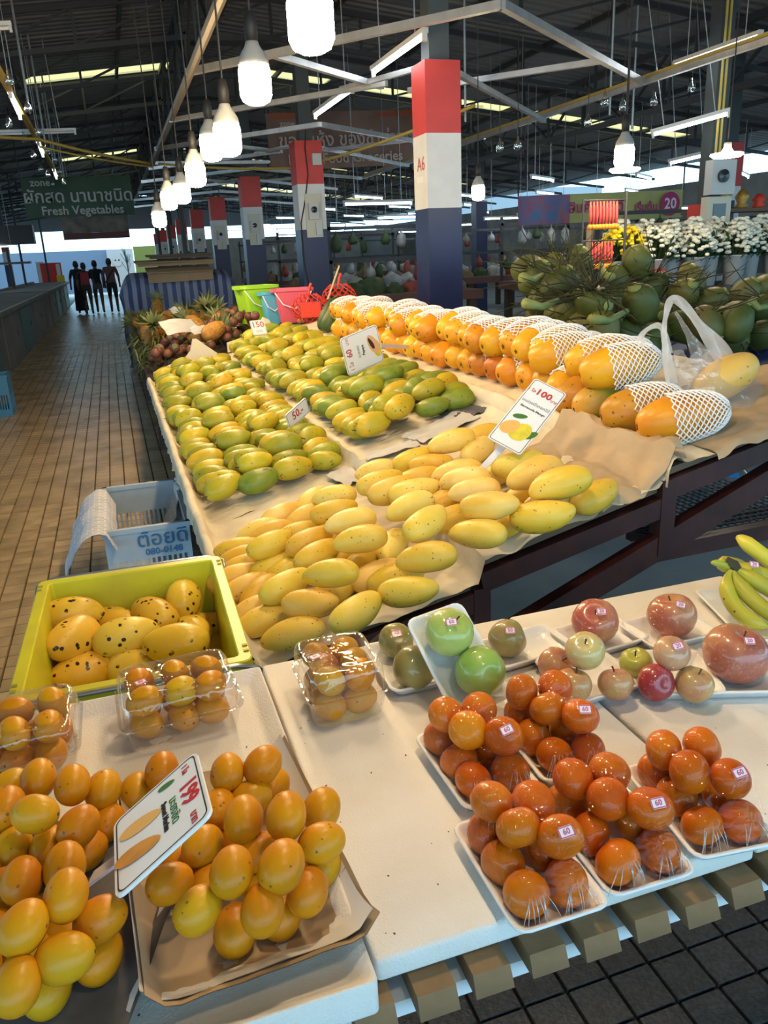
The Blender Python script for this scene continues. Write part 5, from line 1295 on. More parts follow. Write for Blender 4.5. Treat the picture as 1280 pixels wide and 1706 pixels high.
# ------------------------------------------------------------------ carrier bag with a papaya at the table end
def carrier_bag():
    c = Vector((1.865, 2.12, bed(1.865)+.014))
    t = thing('carrier_bag', 'clear plastic carrier bag with upright handles at the table end', 'plastic bag', c)
    zt = aty(1160,592,2.12).z-c.z; xt = aty(1165,592,2.12).x-c.x
    g = MB()
    def P(p, q):
        a = 2*PI*q; s = 1-.10*p-.38*p**2.2
        rx, ry = .165*s, .125*s*(1-.72*p)
        w = .016*mnoise.noise(Vector((math.cos(a)*2.5, math.sin(a)*2.5, p*6)))*(.3+p)
        return Vector(((rx+w)*math.cos(a)+xt*p**1.5, (ry+w)*math.sin(a), zt*p*(1+.12*math.sin(a*3)*(p > .8))+.003))
    g.grid(P, 26, 44, False, True); link('bag_body', g.mesh('bag_body', bag_film, True), t)
    def loop(px, wid, dy, m):
        Q = [aty(u, v, 2.12+dy)-c for u, v in px]; P2 = []
        for k in range(len(Q)-1):                       # smooth curve through the points
            p0, p1, p2, p3 = Q[max(k-1, 0)], Q[k], Q[k+1], Q[min(k+2, len(Q)-1)]
            for i in range(6):
                u = i/6; P2.append(.5*((2*p1)+(p2-p0)*u+(2*p0-5*p1+4*p2-p3)*u*u+(3*p1-p0-3*p2+p3)*u**3))
        P2.append(Q[-1]); vs = []; n = len(P2)
        for i, p in enumerate(P2):
            f = i/(n-1)*(len(wid)-1); a = int(min(f, len(wid)-2)); w = wid[a]+(wid[a+1]-wid[a])*(f-a)
            d = (P2[min(i+1, n-1)]-P2[max(i-1, 0)]).normalized(); nn = d.cross(Vector((0,1,0))).normalized()
            for k in range(5): q = (k/4-.5)*2; vs.append(p+nn*w*q+Vector((0,.012*math.cos(q*4+i*.4)*w/.02,0)))
        fs = [(i*5+k, i*5+k+1, i*5+k+6, i*5+k+5) for i in range(n-1) for k in range(4)]
        m2 = MB(); m2.add(vs, fs); link('handle', m2.mesh('handle', m, True), t)
    loop([(1118,640),(1112,590),(1107,545),(1112,512),(1124,498),(1138,508),(1165,540),(1192,572),(1210,612),(1215,650)], [.020,.012,.010,.012,.014,.022,.030,.036], 0, bag_thick)
    loop([(1068,578),(1070,560),(1085,545),(1098,543),(1108,556),(1113,590)], [.012,.009,.010,.014], .06, bag_thick)
    loop([(1125,520),(1150,560),(1170,600),(1165,650)], [.004,.016,.030,.045], .03, bag_film)
    pl = fruit_mat('pale_papaya_skin', (.80,.55,.16), (.72,.45,.10), None, 7, .4, spots=.4, spot_scale=40)
    o = link('bagged_papaya', papaya_mesh('bagged_papaya', .22, .13, pl, 3), None, c+Vector((.0,-.02,.085)), axis_rot((.75,-.35,.5))); tag(o, 'pale papaya lying inside the clear carrier bag', 'papaya')
carrier_bag()
# blue scrap under the table
def under_table():
    bl = mat('cyan_plastic_sheet', (.015,.22,.50), .35)
    t = thing('blue_plastic_sheet', 'bent cyan plastic piece lying on the mesh shelf', 'plastic sheet', (1.93,2.28,.735))
    m = MB(); m.grid(lambda p, q: Vector((-.22+.36*p, -.05+.10*q-.02*p, .10-.07*p+.05*math.sin(q*2.5))), 10, 8); n = list(m.v); m.add([(a, b+.002, c-.003) for a, b, c in n], [tuple(reversed(f)) for f in list(m.f)]); link('bent_panel', m.mesh('bent_panel', bl, True), t)
    m = MB(); m.grid(lambda p, q: Vector((-.02+.13*p, .10+.04*math.sin(q*PI)-.05*p, .05+.12*q-.10*(1-p)*q)), 8, 8); n = list(m.v); m.add([(a, b+.002, c-.003) for a, b, c in n], [tuple(reversed(f)) for f in list(m.f)]); link('curled_flap', m.mesh('curled_flap', bl, True), t)
    m = MB(); m.lathe([(.06,0),(.062,.07),(.058,.07),(.055,.004)], 14, (-.19,.02,0)); link('cut_cup', m.mesh('cut_cup', bl, True), t)
    m = MB(); m.tube([(.10,.05,.0),(.16,.03,.06),(.20,.0,.05),(.24,-.02,.0)], .003, 5); link('wire_loop', m.mesh('wire_loop', white_plastic), t)
under_table()

# ------------------------------------------------------------------ mangosteens, pineapples and the next table
def next_table():
    t = thing('produce_table', 'maroon table carrying mangosteens and pineapples beyond the mangoes', 'table')
    def bar(name, a, b, w=.05, h=.06): m = MB(); m.beam(a, b, w, h); link(name, m.mesh(name, maroon), t)
    for y in (7.2, 10, 12.8):
        bar('leg', (.25,y,0), (.25,y,.56)); bar('leg', (2.05,y,0), (2.05,y,.9)); bar('cross_rail', (.22,y,.55), (2.08,y,.90))
    m = MB(); m.add([(.2,7.15,.57),(2.1,7.15,.93),(2.1,12.9,.93),(.2,12.9,.57),(.2,7.15,.54),(2.1,7.15,.90),(2.1,12.9,.90),(.2,12.9,.54)], [(0,1,2,3),(7,6,5,4),(0,4,5,1),(1,5,6,2),(2,6,7,3),(3,7,4,0)])
    link('table_top', m.mesh('table_top', mat('dark_table_top', (.07,.05,.04), .7)), t)
next_table()
tz = lambda x: .575+.19*(x-.2)
mst = fruit_mat('mangosteen_rind', (.13,.045,.028), (.18,.07,.04), (.24,.11,.06), 10, .45, rv=.25, c3w=.4)
def mangosteens():
    rnd = random.Random(3); g = MB(); g.lathe([(0,-.036),(.02,-.033),(.036,-.012),(.038,.006),(.030,.026),(.012,.034),(0,.033)], 14); me = g.mesh('mangosteen', mst, True)
    k = MB()
    for i in range(4):
        a = PI/2*i; k.lathe([(0,.003),(.012,.001),(.013,-.001)], 8, (.012*math.cos(a),.012*math.sin(a),.034))
    ce = k.mesh('calyx', mat('dry_green_calyx', (.12,.13,.05), .8)); P = []
    for i in range(110):
        if i < 66: u, v = rnd.uniform(246, 318), rnd.uniform(578, 625); x = rnd.uniform(.26, .80); y = rnd.uniform(7.2, 8.3)
        else: x = rnd.uniform(.85, 1.25); y = rnd.uniform(7.25, 8.5)
        P.append((x, y, tz(x)+.05+rnd.choice((0,.07,.14,.20))+(.08 if i >= 66 else 0)))
    n = len(P); Q = relax(P, [(1,0,0)]*n, [0]*n, [.041]*n, lambda x, y: tz(x)+.0, 40, .02)
    ids = sorted(range(n), key=lambda i: Q[i][1]); 
    for r in range(0, n, 13):
        for k2, i in enumerate(sorted(ids[r:r+13], key=lambda i: Q[i][0])):
            o = link('mangosteen', me, None, Q[i], (rnd.gauss(0,.7), rnd.gauss(0,.7), rnd.uniform(0,6)), 1.12); link('calyx', ce, o)
            tag(o, 'dark purple-brown mangosteen, %s row behind the foam divider, %s from the aisle' % (nth(r//13), nth(k2)), 'mangosteen', 'mangosteens')
mangosteens()
pin_m = fruit_mat('pineapple_rind', (.40,.20,.035), (.24,.11,.02), (.50,.28,.05), 26, .55, rv=.2, c3w=.5, bump=.9, bscale=45)
leaf_m = mat('pineapple_leaf', (.13,.16,.05), .55, var=.4, vscale=8, rnd=.2)
def pineapple_meshes():
    g = MB(); n = 26
    prof = [(.0,-.10)]+[(.062*math.sin(PI*(.12+.76*i/n))**.45, -.098+.196*i/n) for i in range(n+1)]+[(0,.10)]
    sc = lambda q, a: 1+.075*math.cos(8*a+q.z*130)*math.cos(8*a-q.z*130)
    g.lathe(prof, 32, fn=lambda q, a: Vector((q.x*sc(q, a), q.y*sc(q, a), q.z)))
    b = g.mesh('pineapple_body', pin_m, True, 1e-6)
    c = MB(); rnd = random.Random(1)
    for i in range(34):
        a = i*2.4; s = i/34; L = .07+.09*(1-s); d = Vector((math.cos(a), math.sin(a), .5+1.8*s)).normalized(); p0 = Vector((0,0,.095+.03*s)); p1 = p0+d*L*.6; p2 = p1+(d+Vector((0,0,-.25))).normalized()*L*.4
        w = d.cross(Vector((0,0,1))).normalized()*.012
        c.add([p0-w, p0+w, p1+w*.8, p1-w*.8, p2], [(0,1,2,3),(3,2,4)])
    return b, c.mesh('crown', leaf_m)
PB, PC = pineapple_meshes()
def pineapples():
    rnd = random.Random(4); sp = []
    for (u, v, z) in ((262,512,1.02),(338,508,1.06),(300,520,1.0),(245,530,.95),(272,535,.95),(285,528,.98),(318,528,1.0),(355,520,1.05),(345,530,1.0),(250,548,.9),(240,562,.85),(262,555,.9),(285,545,.95),(325,540,.98),(365,535,1.0),(380,530,1.0),(335,558,.94),(355,552,.98),(310,553,.90),(240,540,.92),(228,550,.85),(372,545,.96)):
        p = at(u, v, z); p.y = min(p.y, 12.6); p.x = min(max(p.x, .3), 1.95); p.z = max(p.z, tz(p.x)+.07); sp.append(p)
    for x in (.4,.6,.8,1.0,1.2,1.4,1.6):
        for y in (8.9,9.5,10.1,10.7,11.4): sp.append(Vector((x+rnd.uniform(-.06,.06), y+rnd.uniform(-.15,.15), tz(x)+.075)))
    n = len(sp); A = [Vector((rnd.gauss(0,.5), rnd.gauss(-.3,.7), rnd.gauss(.15,.2))).normalized() for _ in sp]
    Q = relax(sp, A, [.06]*n, [.062]*n, lambda x, y: tz(x), 30, .04)
    ids = sorted(range(n), key=lambda i: Q[i][1])
    for r in range(0, n, 8):
        for k, i in enumerate(sorted(ids[r:r+8], key=lambda i: Q[i][0])):
            t = thing('pineapple', 'orange-brown pineapple with leafy crown, %s row beyond the mangosteens, %s from the aisle' % (nth(r//8), nth(k)), 'pineapple', Q[i], axis_rot(A[i]) @ Matrix.Rotation(PI/2, 3, 'Y'), 'pineapples')
            link('body', PB, t, scale=1.25); link('crown', PC, t, scale=1.25)
    # loose leafy ends hanging over the aisle side
    g = MB()
    for i in range(420):
        y = rnd.uniform(7.9, 12.2); x = rnd.uniform(.12, .42); z = tz(x)+rnd.uniform(.05, .30); d = Vector((rnd.uniform(-1,.4), rnd.uniform(-.6,.6), rnd.uniform(-.9,.4))).normalized(); L = rnd.uniform(.10,.24); w = d.cross(Vector((0,0,1))).normalized()*.010
        p = Vector((x, y, z)); g.add([p-w, p+w, p+d*L*.6+w*.7, p+d*L*.6-w*.7, p+d*L+Vector((0,0,-.04))], [(0,1,2,3),(3,2,4)])
    o = stuff(link('trimmed_leaves', g.mesh('trimmed_leaves', leaf_m))); tag(o, 'trimmed pineapple leaves hanging over the aisle edge', 'leaves')
    for (u, v, z, s, lab) in ((300,545,1.02,.21,'white plastic sheet lying over the pineapples'), (333,550,1.0,.11,'white price card lying on the pineapples'), (296,517,1.10,.10,'small grey card leaning on the far pineapples')):
        p = at(u, v, z); m = MB(); m.grid(lambda a, b: Vector(((a-.5)*s*1.6, (b-.5)*s, .02*mnoise.noise(Vector((a*4, b*4, s*9)))+.10*s*(1-4*(a-.5)**2))), 10, 10); n2 = list(m.v); m.add([(a, b, c-.002) for a, b, c in n2], [tuple(reversed(f)) for f in list(m.f)])
        o = link('plastic_sheet' if s > .2 else 'price_card', m.mesh('sheet', mat('dull_white_sheet_%d' % int(s*100), (.45,.45,.45), .5), True), None, p, (.55,0,.4)); tag(o, lab, 'sheet' if s > .2 else 'price card')
pineapples()

# ------------------------------------------------------------------ plastic baskets and net bags at the far end of the high tier
def basket(label, c, w, h, m, rz=0., lidm=None):
    t = thing('plastic_basket', label, 'basket', c, (0,0,rz)); g = MB()
    def ring(k, z): return [(a, b, z) for a, b in rrect(w*k, w*.8*k, .03, 4)]
    loft(g, [ring(.72,0), ring(.93,h*.9), ring(1.0,h*.92), ring(1.0,h), ring(.94,h), ring(.90,h*.9), ring(.70,.01)], 0, True, True); link('basket_body', g.mesh('basket_body', m), t)
    for s in (-1, 1): g = MB(); g.box((s*w*.53,0,h*.95), (.04,.10,.03)); link('grip', g.mesh('grip', m), t)
    g = MB(); g.tube([(-w*.5,-w*.36,h*.9),(-w*.3,-w*.46,h*.55),(0,-w*.47,h*.42),(w*.3,-w*.46,h*.55),(w*.5,-w*.36,h*.9)], .006, 6); link('bail_handle', g.mesh('bail_handle', white_plastic), t)
    return t
zb = bed(1.6)
for lab, c, w, h, col, rz in (('lime green plastic basket stacked highest at the far end', (1.33,7.95,zb-.02), .38, .36, (.34,.62,.03), .3), ('sky blue plastic basket between the green and pink ones', (1.43,7.72,zb-.02), .20, .30, (.10,.42,.62), .1), ('pink plastic basket with a thin bail handle', (1.60,7.55,zb), .34, .31, (.72,.11,.16), -.1), ('small pink basket low beside the lime one', (1.02,7.9,.86), .16, .14, (.70,.10,.16), 0), ('small green basket under the small pink one', (1.04,7.7,.80), .17, .10, (.25,.55,.05), 0)):
    basket(lab, c, w, h, mat('basket_'+lab.split()[0]+'_'+lab.split()[1], col, .35), rz)
netred = mat('red_net', (.75,.05,.02), .5); mes = fruit_mat('bagged_nut_skin', (.24,.09,.04), (.32,.13,.05), None, 20, .5, rv=.2)
def net_bag(label, c, s, tag_card=False):
    t = thing('net_bag', label, 'net bag', c); rnd = random.Random(int(c[1]*100)); g = MB()
    for i in range(46):
        p = Vector((rnd.gauss(0,.35), rnd.gauss(0,.30), 0)); z = max(.03, .16-(p.length)**2*.25+rnd.uniform(-.05,.03))
        g.lathe([(0,-.024),(.018,-.016),(.024,0),(.018,.016),(0,.024)], 8, (p.x*s*.5, p.y*s*.5, z*s*3))
    stuff(link('packed_nuts', g.mesh('packed_nuts', mes, True), t))
    n = MB()
    for i in range(14):
        a = 2*PI*i/14; pts = [(s*.62*math.sin(PI*(.10+.80*k/8))**.7*math.cos(a+.25*k), s*.5*math.sin(PI*(.10+.80*k/8))**.7*math.sin(a+.25*k), s*.95*k/8) for k in range(9)]; n.tube(pts, .004, 4)
        pts = [(x, -y, z) for x, y, z in pts]; n.tube(pts, .004, 4)
    n.tube([(0,0,s*.93),(.01,0,s*1.15),(.03,.0,s*1.3)], .012, 6); link('red_netting', n.mesh('red_netting', netred), t)
    if tag_card: b = MB(); b.box((-.02,-s*.50,s*.45), (s*.7,.004,s*.5)); link('label_band', b.mesh('label_band', netred), t)
net_bag('red net bag with a printed red band in front of the pink basket', (1.66,7.12,zb+.02), .26, True)
net_bag('red net bag of brown nuts behind the dark green papayas', (1.95,7.15,zb+.09), .26)
o = tag(link('wooden_stick', MB().beam((1.80,7.0,1.22), (1.92,6.98,1.50), .03, .012).mesh('wooden_stick', mat('pale_stick_wood', (.62,.45,.25), .6))), 'pale wooden stick poking out of the net bags', 'stick')

# ------------------------------------------------------------------ coconuts on their stalks, on a blue-covered table
coc_m = fruit_mat('green_coconut_husk', (.075,.095,.018), (.11,.125,.025), (.15,.12,.035), 5, .5, spots=.7, spot_col=(.10,.07,.03), spot_scale=22, spot_size=.16, rv=.25, patch=.2, c3w=.35)
stk_m = mat('coconut_stalk', (.30,.34,.10), .6, var=.3, vscale=8); twig_m = mat('coconut_twig', (.05,.048,.016), .8, rnd=.2)
blue_cl = mat('blue_table_cover', (.012,.035,.20), .45)
def coconuts():
    m = MB(); m.bbox((2.55,3.75,.80), (6.4,6.05,.86)); t = thing('coconut_table', 'blue-covered table under the heap of green coconuts', 'table')
    link('cover_top', m.mesh('cover_top', blue_cl), t)
    m = MB(); m.bbox((2.57,3.74,.62), (6.38,3.76,.80)); link('cover_skirt', m.mesh('cover_skirt', blue_cl), t)
    for x in (2.7, 4.5, 6.2):
        for y in (3.9, 5.9): m = MB(); m.bbox((x-.03,y-.03,0), (x+.03,y+.03,.8)); link('leg', m.mesh('leg', steel_dark), t)
    rnd = random.Random(8)
    def me(seed):
        g = MB(); r2 = random.Random(seed)
        def P(p, q):
            tt = PI*p; a = 2*PI*q; z = -math.cos(tt)*.118; r = .098*max(math.sin(tt), 0)**.8*(1+.05*math.cos(3*a)+.08*math.cos(tt))
            return Vector((r*math.cos(a), r*math.sin(a), z))
        g.grid(P, 16, 16, False, True); return g.mesh('coconut', coc_m, True, 1e-6)
    cm = me(0); P = []
    spots = [(1088,478,1.28),(965,438,1.42),(945,468,1.36),(1205,500,1.20),(1200,545,1.05),(1255,560,1.02),(1090,520,1.12),(860,480,1.25),(870,520,1.10),(905,500,1.20),(1030,470,1.26),(1010,500,1.18),(1140,500,1.22),(1065,505,1.16),(830,500,1.18),(890,545,1.0),(930,545,1.0),(980,545,1.02),(1040,555,1.0),(1090,560,.98),(1140,545,1.02),(1270,520,1.10),(1150,470,1.25),(920,440,1.36),(1000,520,1.1),(960,500,1.2),(840,530,1.05),(1240,490,1.15),(880,450,1.30),(800,510,1.12),(950,520,1.1),(1230,590,.98),(1180,570,.98),(1275,480,1.15),(810,545,1.0),(1060,440,1.30),(1170,515,1.12)]
    for (u, v, z) in spots:
        yy = 4.05+(z-.95)*2.6+rnd.uniform(-.1,.2); P.append(aty(u, v, min(yy, 5.6)))
    for i in range(34):
        x_ = rnd.uniform(2.7,6.2); y_ = rnd.uniform(4.0,5.9); P.append(Vector((x_, y_, .95+(rnd.choice((0,.14,.28)) if x_ < 3.9 else 0))))
    n = len(P); A = [Vector((rnd.gauss(0,.6), rnd.gauss(-.4,.5), rnd.gauss(.4,.5))).normalized() for _ in P]
    Q = relax(P, A, [.02]*n, [.098]*n, lambda x, y: .86, 30, .06, 1.0, (2.65,6.3,3.85,5.95))
    ids = sorted(range(n), key=lambda i: Q[i][1])
    cap = MB(); cap.lathe([(.0,.11),(.03,.113),(.038,.122),(.02,.128),(0,.130)], 9); capm = cap.mesh('cap', stk_m, True)
    for r in range(0, n, 11):
        for k, i in enumerate(sorted(ids[r:r+11], key=lambda i: Q[i][0])):
            o = link('green_coconut', cm, None, Q[i], axis_rot(A[i]) @ Matrix.Rotation(PI/2, 3, 'Y'), rnd.uniform(.9,1.1)); link('cap', capm, o)
            tag(o, 'young green coconut in the heap, %s rank from the papayas, %s from column A6' % (nth(r//11), nth(k)), 'coconut', 'green coconuts in the heap')
    for i, (a, b, c) in enumerate((((1045,518,3.98),(985,532,3.86),'thick pale green stalk lying in the middle of the coconut heap'), ((1000,440,4.9),(1020,462,4.7),'thick stalk curving up by the flower buckets'), ((930,500,4.15),(875,505,4.05),'short pale stalk between the coconuts near column A6'), ((905,455,4.5),(870,462,4.4),'pale stalk end on top of the heap near column A6'), ((1280,510,3.95),(1250,500,4.0),'pale stalk at the outer end of the heap'))):
        p, q = aty(*a), aty(*b); m = MB(); mid = (p+q)/2+Vector((0,0,-.03)); m.tube([p, mid, q], [.016,.022,.030], 8); o = tag(link('fruit_stalk', m.mesh('fruit_stalk', stk_m, True)), c, 'stalk', 'cut coconut stalks')
    for j in range(44):
        i = rnd.randrange(n); p = Vector(Q[i])+Vector((0,0,.06)); g = MB()
        for q in range(15):
            d = Vector((rnd.gauss(-.3,.9), rnd.gauss(-.35,.6), rnd.gauss(.18 if p.x < 3.9 else .05,.30))).normalized(); L = rnd.uniform(.16,.42); s = Vector((rnd.gauss(0,.3), rnd.gauss(0,.3), rnd.gauss(0,.2)))
            g.tube([p, p+d*L*.5, p+d*L+s*L*.5], [.0045,.004,.0018], 4, cap=False)
        o = stuff(link('fruit_twigs', g.mesh('fruit_twigs', twig_m))); tag(o, 'spray of thin bare twigs sticking out among the coconuts, %s' % nth(j), 'twigs', 'bare twigs among the coconuts')
coconuts()

# ------------------------------------------------------------------ flower buckets and garlands
pot_m = mat('white_bucket', (.50,.50,.48), .5); fol_m = mat('flower_foliage', (.03,.07,.02), .6, rnd=.2); wh_m = mat('white_chrysanthemum', (.80,.79,.66), .6, rnd=.08); ye_m = mat('yellow_chrysanthemum', (.85,.62,.01), .6, rnd=.06)
def flowers():
    m = MB(); m.bbox((4.1,6.25,1.10), (7.6,7.2,1.15)); t = thing('flower_table', 'dark bench under the white flower buckets', 'table'); link('bench_top', m.mesh('bench_top', steel_dark), t)
    for x in (4.2, 5.9, 7.5):
        for y in (6.35, 7.1): m = MB(); m.bbox((x-.03,y-.03,0), (x+.03,y+.03,1.1)); link('leg', m.mesh('leg', steel_dark), t)
    pb = MB(); pb.lathe([(.085,0),(.105,.26),(.112,.262),(.112,.275),(.100,.275),(.082,.01),(0,.01)], 20); pme = pb.mesh('bucket', pot_m, True)
    def bloom_cluster(col, seed, nb=120, w=.19):
        rnd = random.Random(seed); b = MB(); f = MB()
        for i in range(nb):
            a = rnd.uniform(0, 2*PI); r = w*math.sqrt(rnd.random()); c = Vector((r*math.cos(a), r*math.sin(a), .57-.20*(r/w)**2-rnd.uniform(0,.09)))
            s = rnd.uniform(.019,.030)
            b.lathe([(0,-.010),(s*.7,-.006),(s,.004),(s*.85,.016),(s*.45,.022),(0,.020)], 8, c, None, 0, lambda q, an: Vector((q.x*(1+.12*math.cos(8*an)), q.y*(1+.12*math.cos(8*an)), q.z)))
            f.tube([Vector((c.x*.35, c.y*.35, .22)), c-Vector((0,0,.01))], .004, 4)
        for i in range(90):
            a = rnd.uniform(0, 2*PI); r = w*.95*math.sqrt(rnd.random()); p = Vector((r*math.cos(a), r*math.sin(a), rnd.uniform(.26,.46))); d = Vector((rnd.gauss(0,1), rnd.gauss(0,1), rnd.gauss(.2,.6))).normalized(); wv = d.cross(Vector((0,0,1))).normalized()*.022
            f.add([p, p+d*.04+wv, p+d*.09, p+d*.04-wv], [(0,1,2,3)])
        return b.mesh('blooms', col, True), f.mesh('foliage', fol_m)
    vs = [bloom_cluster(wh_m, i) for i in range(3)]; vy = bloom_cluster(ye_m, 9, 80, .17)
    xs = [4.42, 4.62, 4.84, 5.06, 5.28, 5.51, 5.75, 6.0, 6.25, 6.5, 6.76]
    for i, x in enumerate(xs):
        y = 6.50+.10*(i % 2); yel = i < 2
        t = thing('flower_bucket', ('white bucket of yellow chrysanthemums, %s from the garlands' % nth(i)) if yel else ('white bucket of white chrysanthemums, %s from the yellow ones' % nth(i-2)), 'flower bucket', (x, y, 1.15), (0,0,i*1.3), 'chrysanthemum buckets')
        link('bucket', pme, t); B, Fm = vy if yel else vs[i % 3]; stuff(link('blooms', B, t)); stuff(link('foliage', Fm, t))
    for i in range(7):
        x = 4.75+i*.28; t = thing('flower_bucket', 'bucket of white chrysanthemums in the back rank, %s along' % nth(i), 'flower bucket', (x, 6.92, 1.22), (0,0,i*2.1), 'back rank chrysanthemum buckets')
        link('bucket', pme, t); B, Fm = vs[i % 3]; stuff(link('blooms', B, t)); stuff(link('foliage', Fm, t))
    # garlands
    pk = mat('pink_red_garland', (.75,.09,.08), .5); og = mat('orange_marigold', (.85,.32,.02), .5)
    for lay, (z, n, x0) in enumerate(((1.93,9,4.00),(1.60,7,4.03))):
        for i in range(n):
            x = x0+.033*i; t = thing('flower_garland', 'pink garland with marigold tip, %s in the %s hung row' % (nth(i), ('upper','lower')[lay]), 'garland', (x, 6.30, z), None, 'hanging flower garlands')
            g = MB(); g.tube([(0,0,0),(0,0,-.05),(.004,0,-.11),(0,0,-.18)], [.007,.013,.013,.010], 7); link('strand', g.mesh('strand', pk, True), t)
            g = MB(); g.lathe([(0,-.028),(.018,-.02),(.026,0),(.016,.018),(0,.022)], 9, (0,0,-.205)); link('marigold_tip', g.mesh('marigold_tip', og, True), t)
    m = MB(); m.tube([(3.93,6.30,1.94),(4.36,6.30,1.94)], .008, 6); m.tube([(3.93,6.30,1.61),(4.36,6.30,1.61)], .008, 6); m.tube([(3.93,6.30,.0),(3.93,6.30,1.95)], .009, 6); m.tube([(4.36,6.30,.0),(4.36,6.30,2.0)], .012, 6)
    tag(link('garland_rack', m.mesh('garland_rack', steel_dark)), 'thin dark rack holding the garlands', 'rack')
    m = MB(); m.bbox((4.5,6.35,1.16), (4.85,6.42,1.34)); tag(link('red_cloth', m.mesh('red_cloth', mat('red_cloth', (.30,.02,.02), .7))), 'red cloth under the yellow chrysanthemums', 'cloth')
    # shelf of gold offerings behind
    m = MB(); m.bbox((6.5,7.9,1.86), (9.2,8.3,1.90)); m.bbox((6.5,7.9,0), (6.55,7.95,1.86)); m.bbox((9.15,7.9,0), (9.2,7.95,1.86)); tag(link('offering_shelf', m.mesh('offering_shelf', mat('brown_shelf_wood', (.16,.08,.04), .6))), 'brown shelf above the white flowers', 'shelf')
    m = MB(); m.bbox((4.6,7.25,1.72), (6.2,7.3,1.76)); m.bbox((4.6,7.25,0), (4.64,7.3,1.72)); m.bbox((6.16,7.25,0), (6.2,7.3,1.72)); tag(link('pale_rail', m.mesh('pale_rail', mat('pale_rail_wood', (.55,.42,.30), .6))), 'pale rail above the yellow and white flowers', 'rail')
    gold = mat('gold_offering', (.55,.30,.05), .4, metal=.3, var=.4, vscale=20)
    for i, (x, h, c) in enumerate(((6.65,.18,gold),(6.9,.30,gold),(7.15,.22,gold),(7.4,.16,netred),(7.65,.20,gold),(7.9,.14,netred))):
        m = MB(); m.lathe([(.0,0),(.07,0),(.075,.03),(.05,.06),(.085,h*.55),(.06,h*.8),(.015,h),(0,h)], 12); o = link('offering', m.mesh('offering', c, True), None, (x,8.05,1.90)); tag(o, 'small gold or red offering on the brown shelf, %s along' % nth(i), 'offering', 'offerings on the brown shelf')
flowers()

# ------------------------------------------------------------------ striped tarpaulin stall with cardboard
def tarp_stall():
    tp = mat('blue_striped_tarpaulin', (.30,.33,.42), .6, bump=.3, bscale=6)
    nt = tp.node_tree; tc = nt.nodes.new('ShaderNodeTexCoord'); wv = nt.nodes.new('ShaderNodeTexWave'); wv.bands_direction = 'X'; wv.inputs['Scale'].default_value = 2.4; wv.inputs['Distortion'].default_value = .6; wv.inputs['Detail'].default_value = 1
    rp = nt.nodes.new('ShaderNodeValToRGB'); rp.color_ramp.elements[0].position = .42; rp.color_ramp.elements[0].color = (.035,.055,.16,1); rp.color_ramp.elements[1].position = .55; rp.color_ramp.elements[1].color = (.20,.22,.30,1)
    nt.links.new(tc.outputs['Object'], wv.inputs['Vector']); nt.links.new(wv.outputs['Fac'], rp.inputs[0]); nt.links.new(rp.outputs[0], nt.nodes['Principled BSDF'].inputs['Base Color'])
    g = MB()
    def P(p, q):
        x = .12+1.85*p; s = q*3.0
        if s < 1: y, z = 13.05+.03*math.sin(p*40), .05+1.30*s
        elif s < 2: y, z = 13.05+1.1*(s-1), 1.35+.10*math.sin((s-1)*PI)
        else: y, z = 14.15, 1.35-1.3*(s-2)
        z *= 1-.25*max(0, (p-.85)/.15)**2-.2*max(0, (.12-p)/.12)**2
        return Vector((x+.02*math.sin(s*9+p*30), y+.04*mnoise.noise(Vector((p*9, q*9, 1.))), z))
    g.grid(P, 60, 31); 
    o = tag(link('tarpaulin_cover', g.mesh('tarpaulin_cover', tp, True)), 'blue and white striped tarpaulin covering a stall past the pineapples', 'tarpaulin')
    m = MB(); m.bbox((.2,13.1,.02), (1.9,14.1,1.30)); tag(link('covered_stall', m.mesh('covered_stall', steel_dark)), 'dark stall box under the striped tarpaulin', 'stall')
    cb = mat('cardboard', (.36,.24,.13), .8, var=.2, vscale=3)
    for i, (x, y, z, sx, sy, h, rx, lab) in enumerate(((.85,13.2,1.47,.62,.5,.14,.5,'flattened cardboard lying on the striped tarpaulin, aisle side'), (1.33,13.2,1.47,.40,.5,.13,.5,'flattened cardboard lying on the tarpaulin, column side'), (1.0,13.5,1.60,1.2,.5,.05,.2,'upper cardboard sheet on the tarpaulin pile'), (1.1,13.7,1.69,1.0,.5,.04,.1,'topmost dark cardboard sheet on the tarpaulin pile'))):
        m = MB(); m.box((0,0,0), (sx,sy,.03)); m.box((0,-sy/2+.01,-h/2), (sx*.97,.02,h)); o = link('cardboard_sheet', m.mesh('cardboard_sheet', cb if i < 3 else mat('dark_cardboard', (.14,.10,.07), .8)), None, (x,y,z), (rx*.3,0,.02*i)); tag(o, lab, 'cardboard')
tarp_stall()

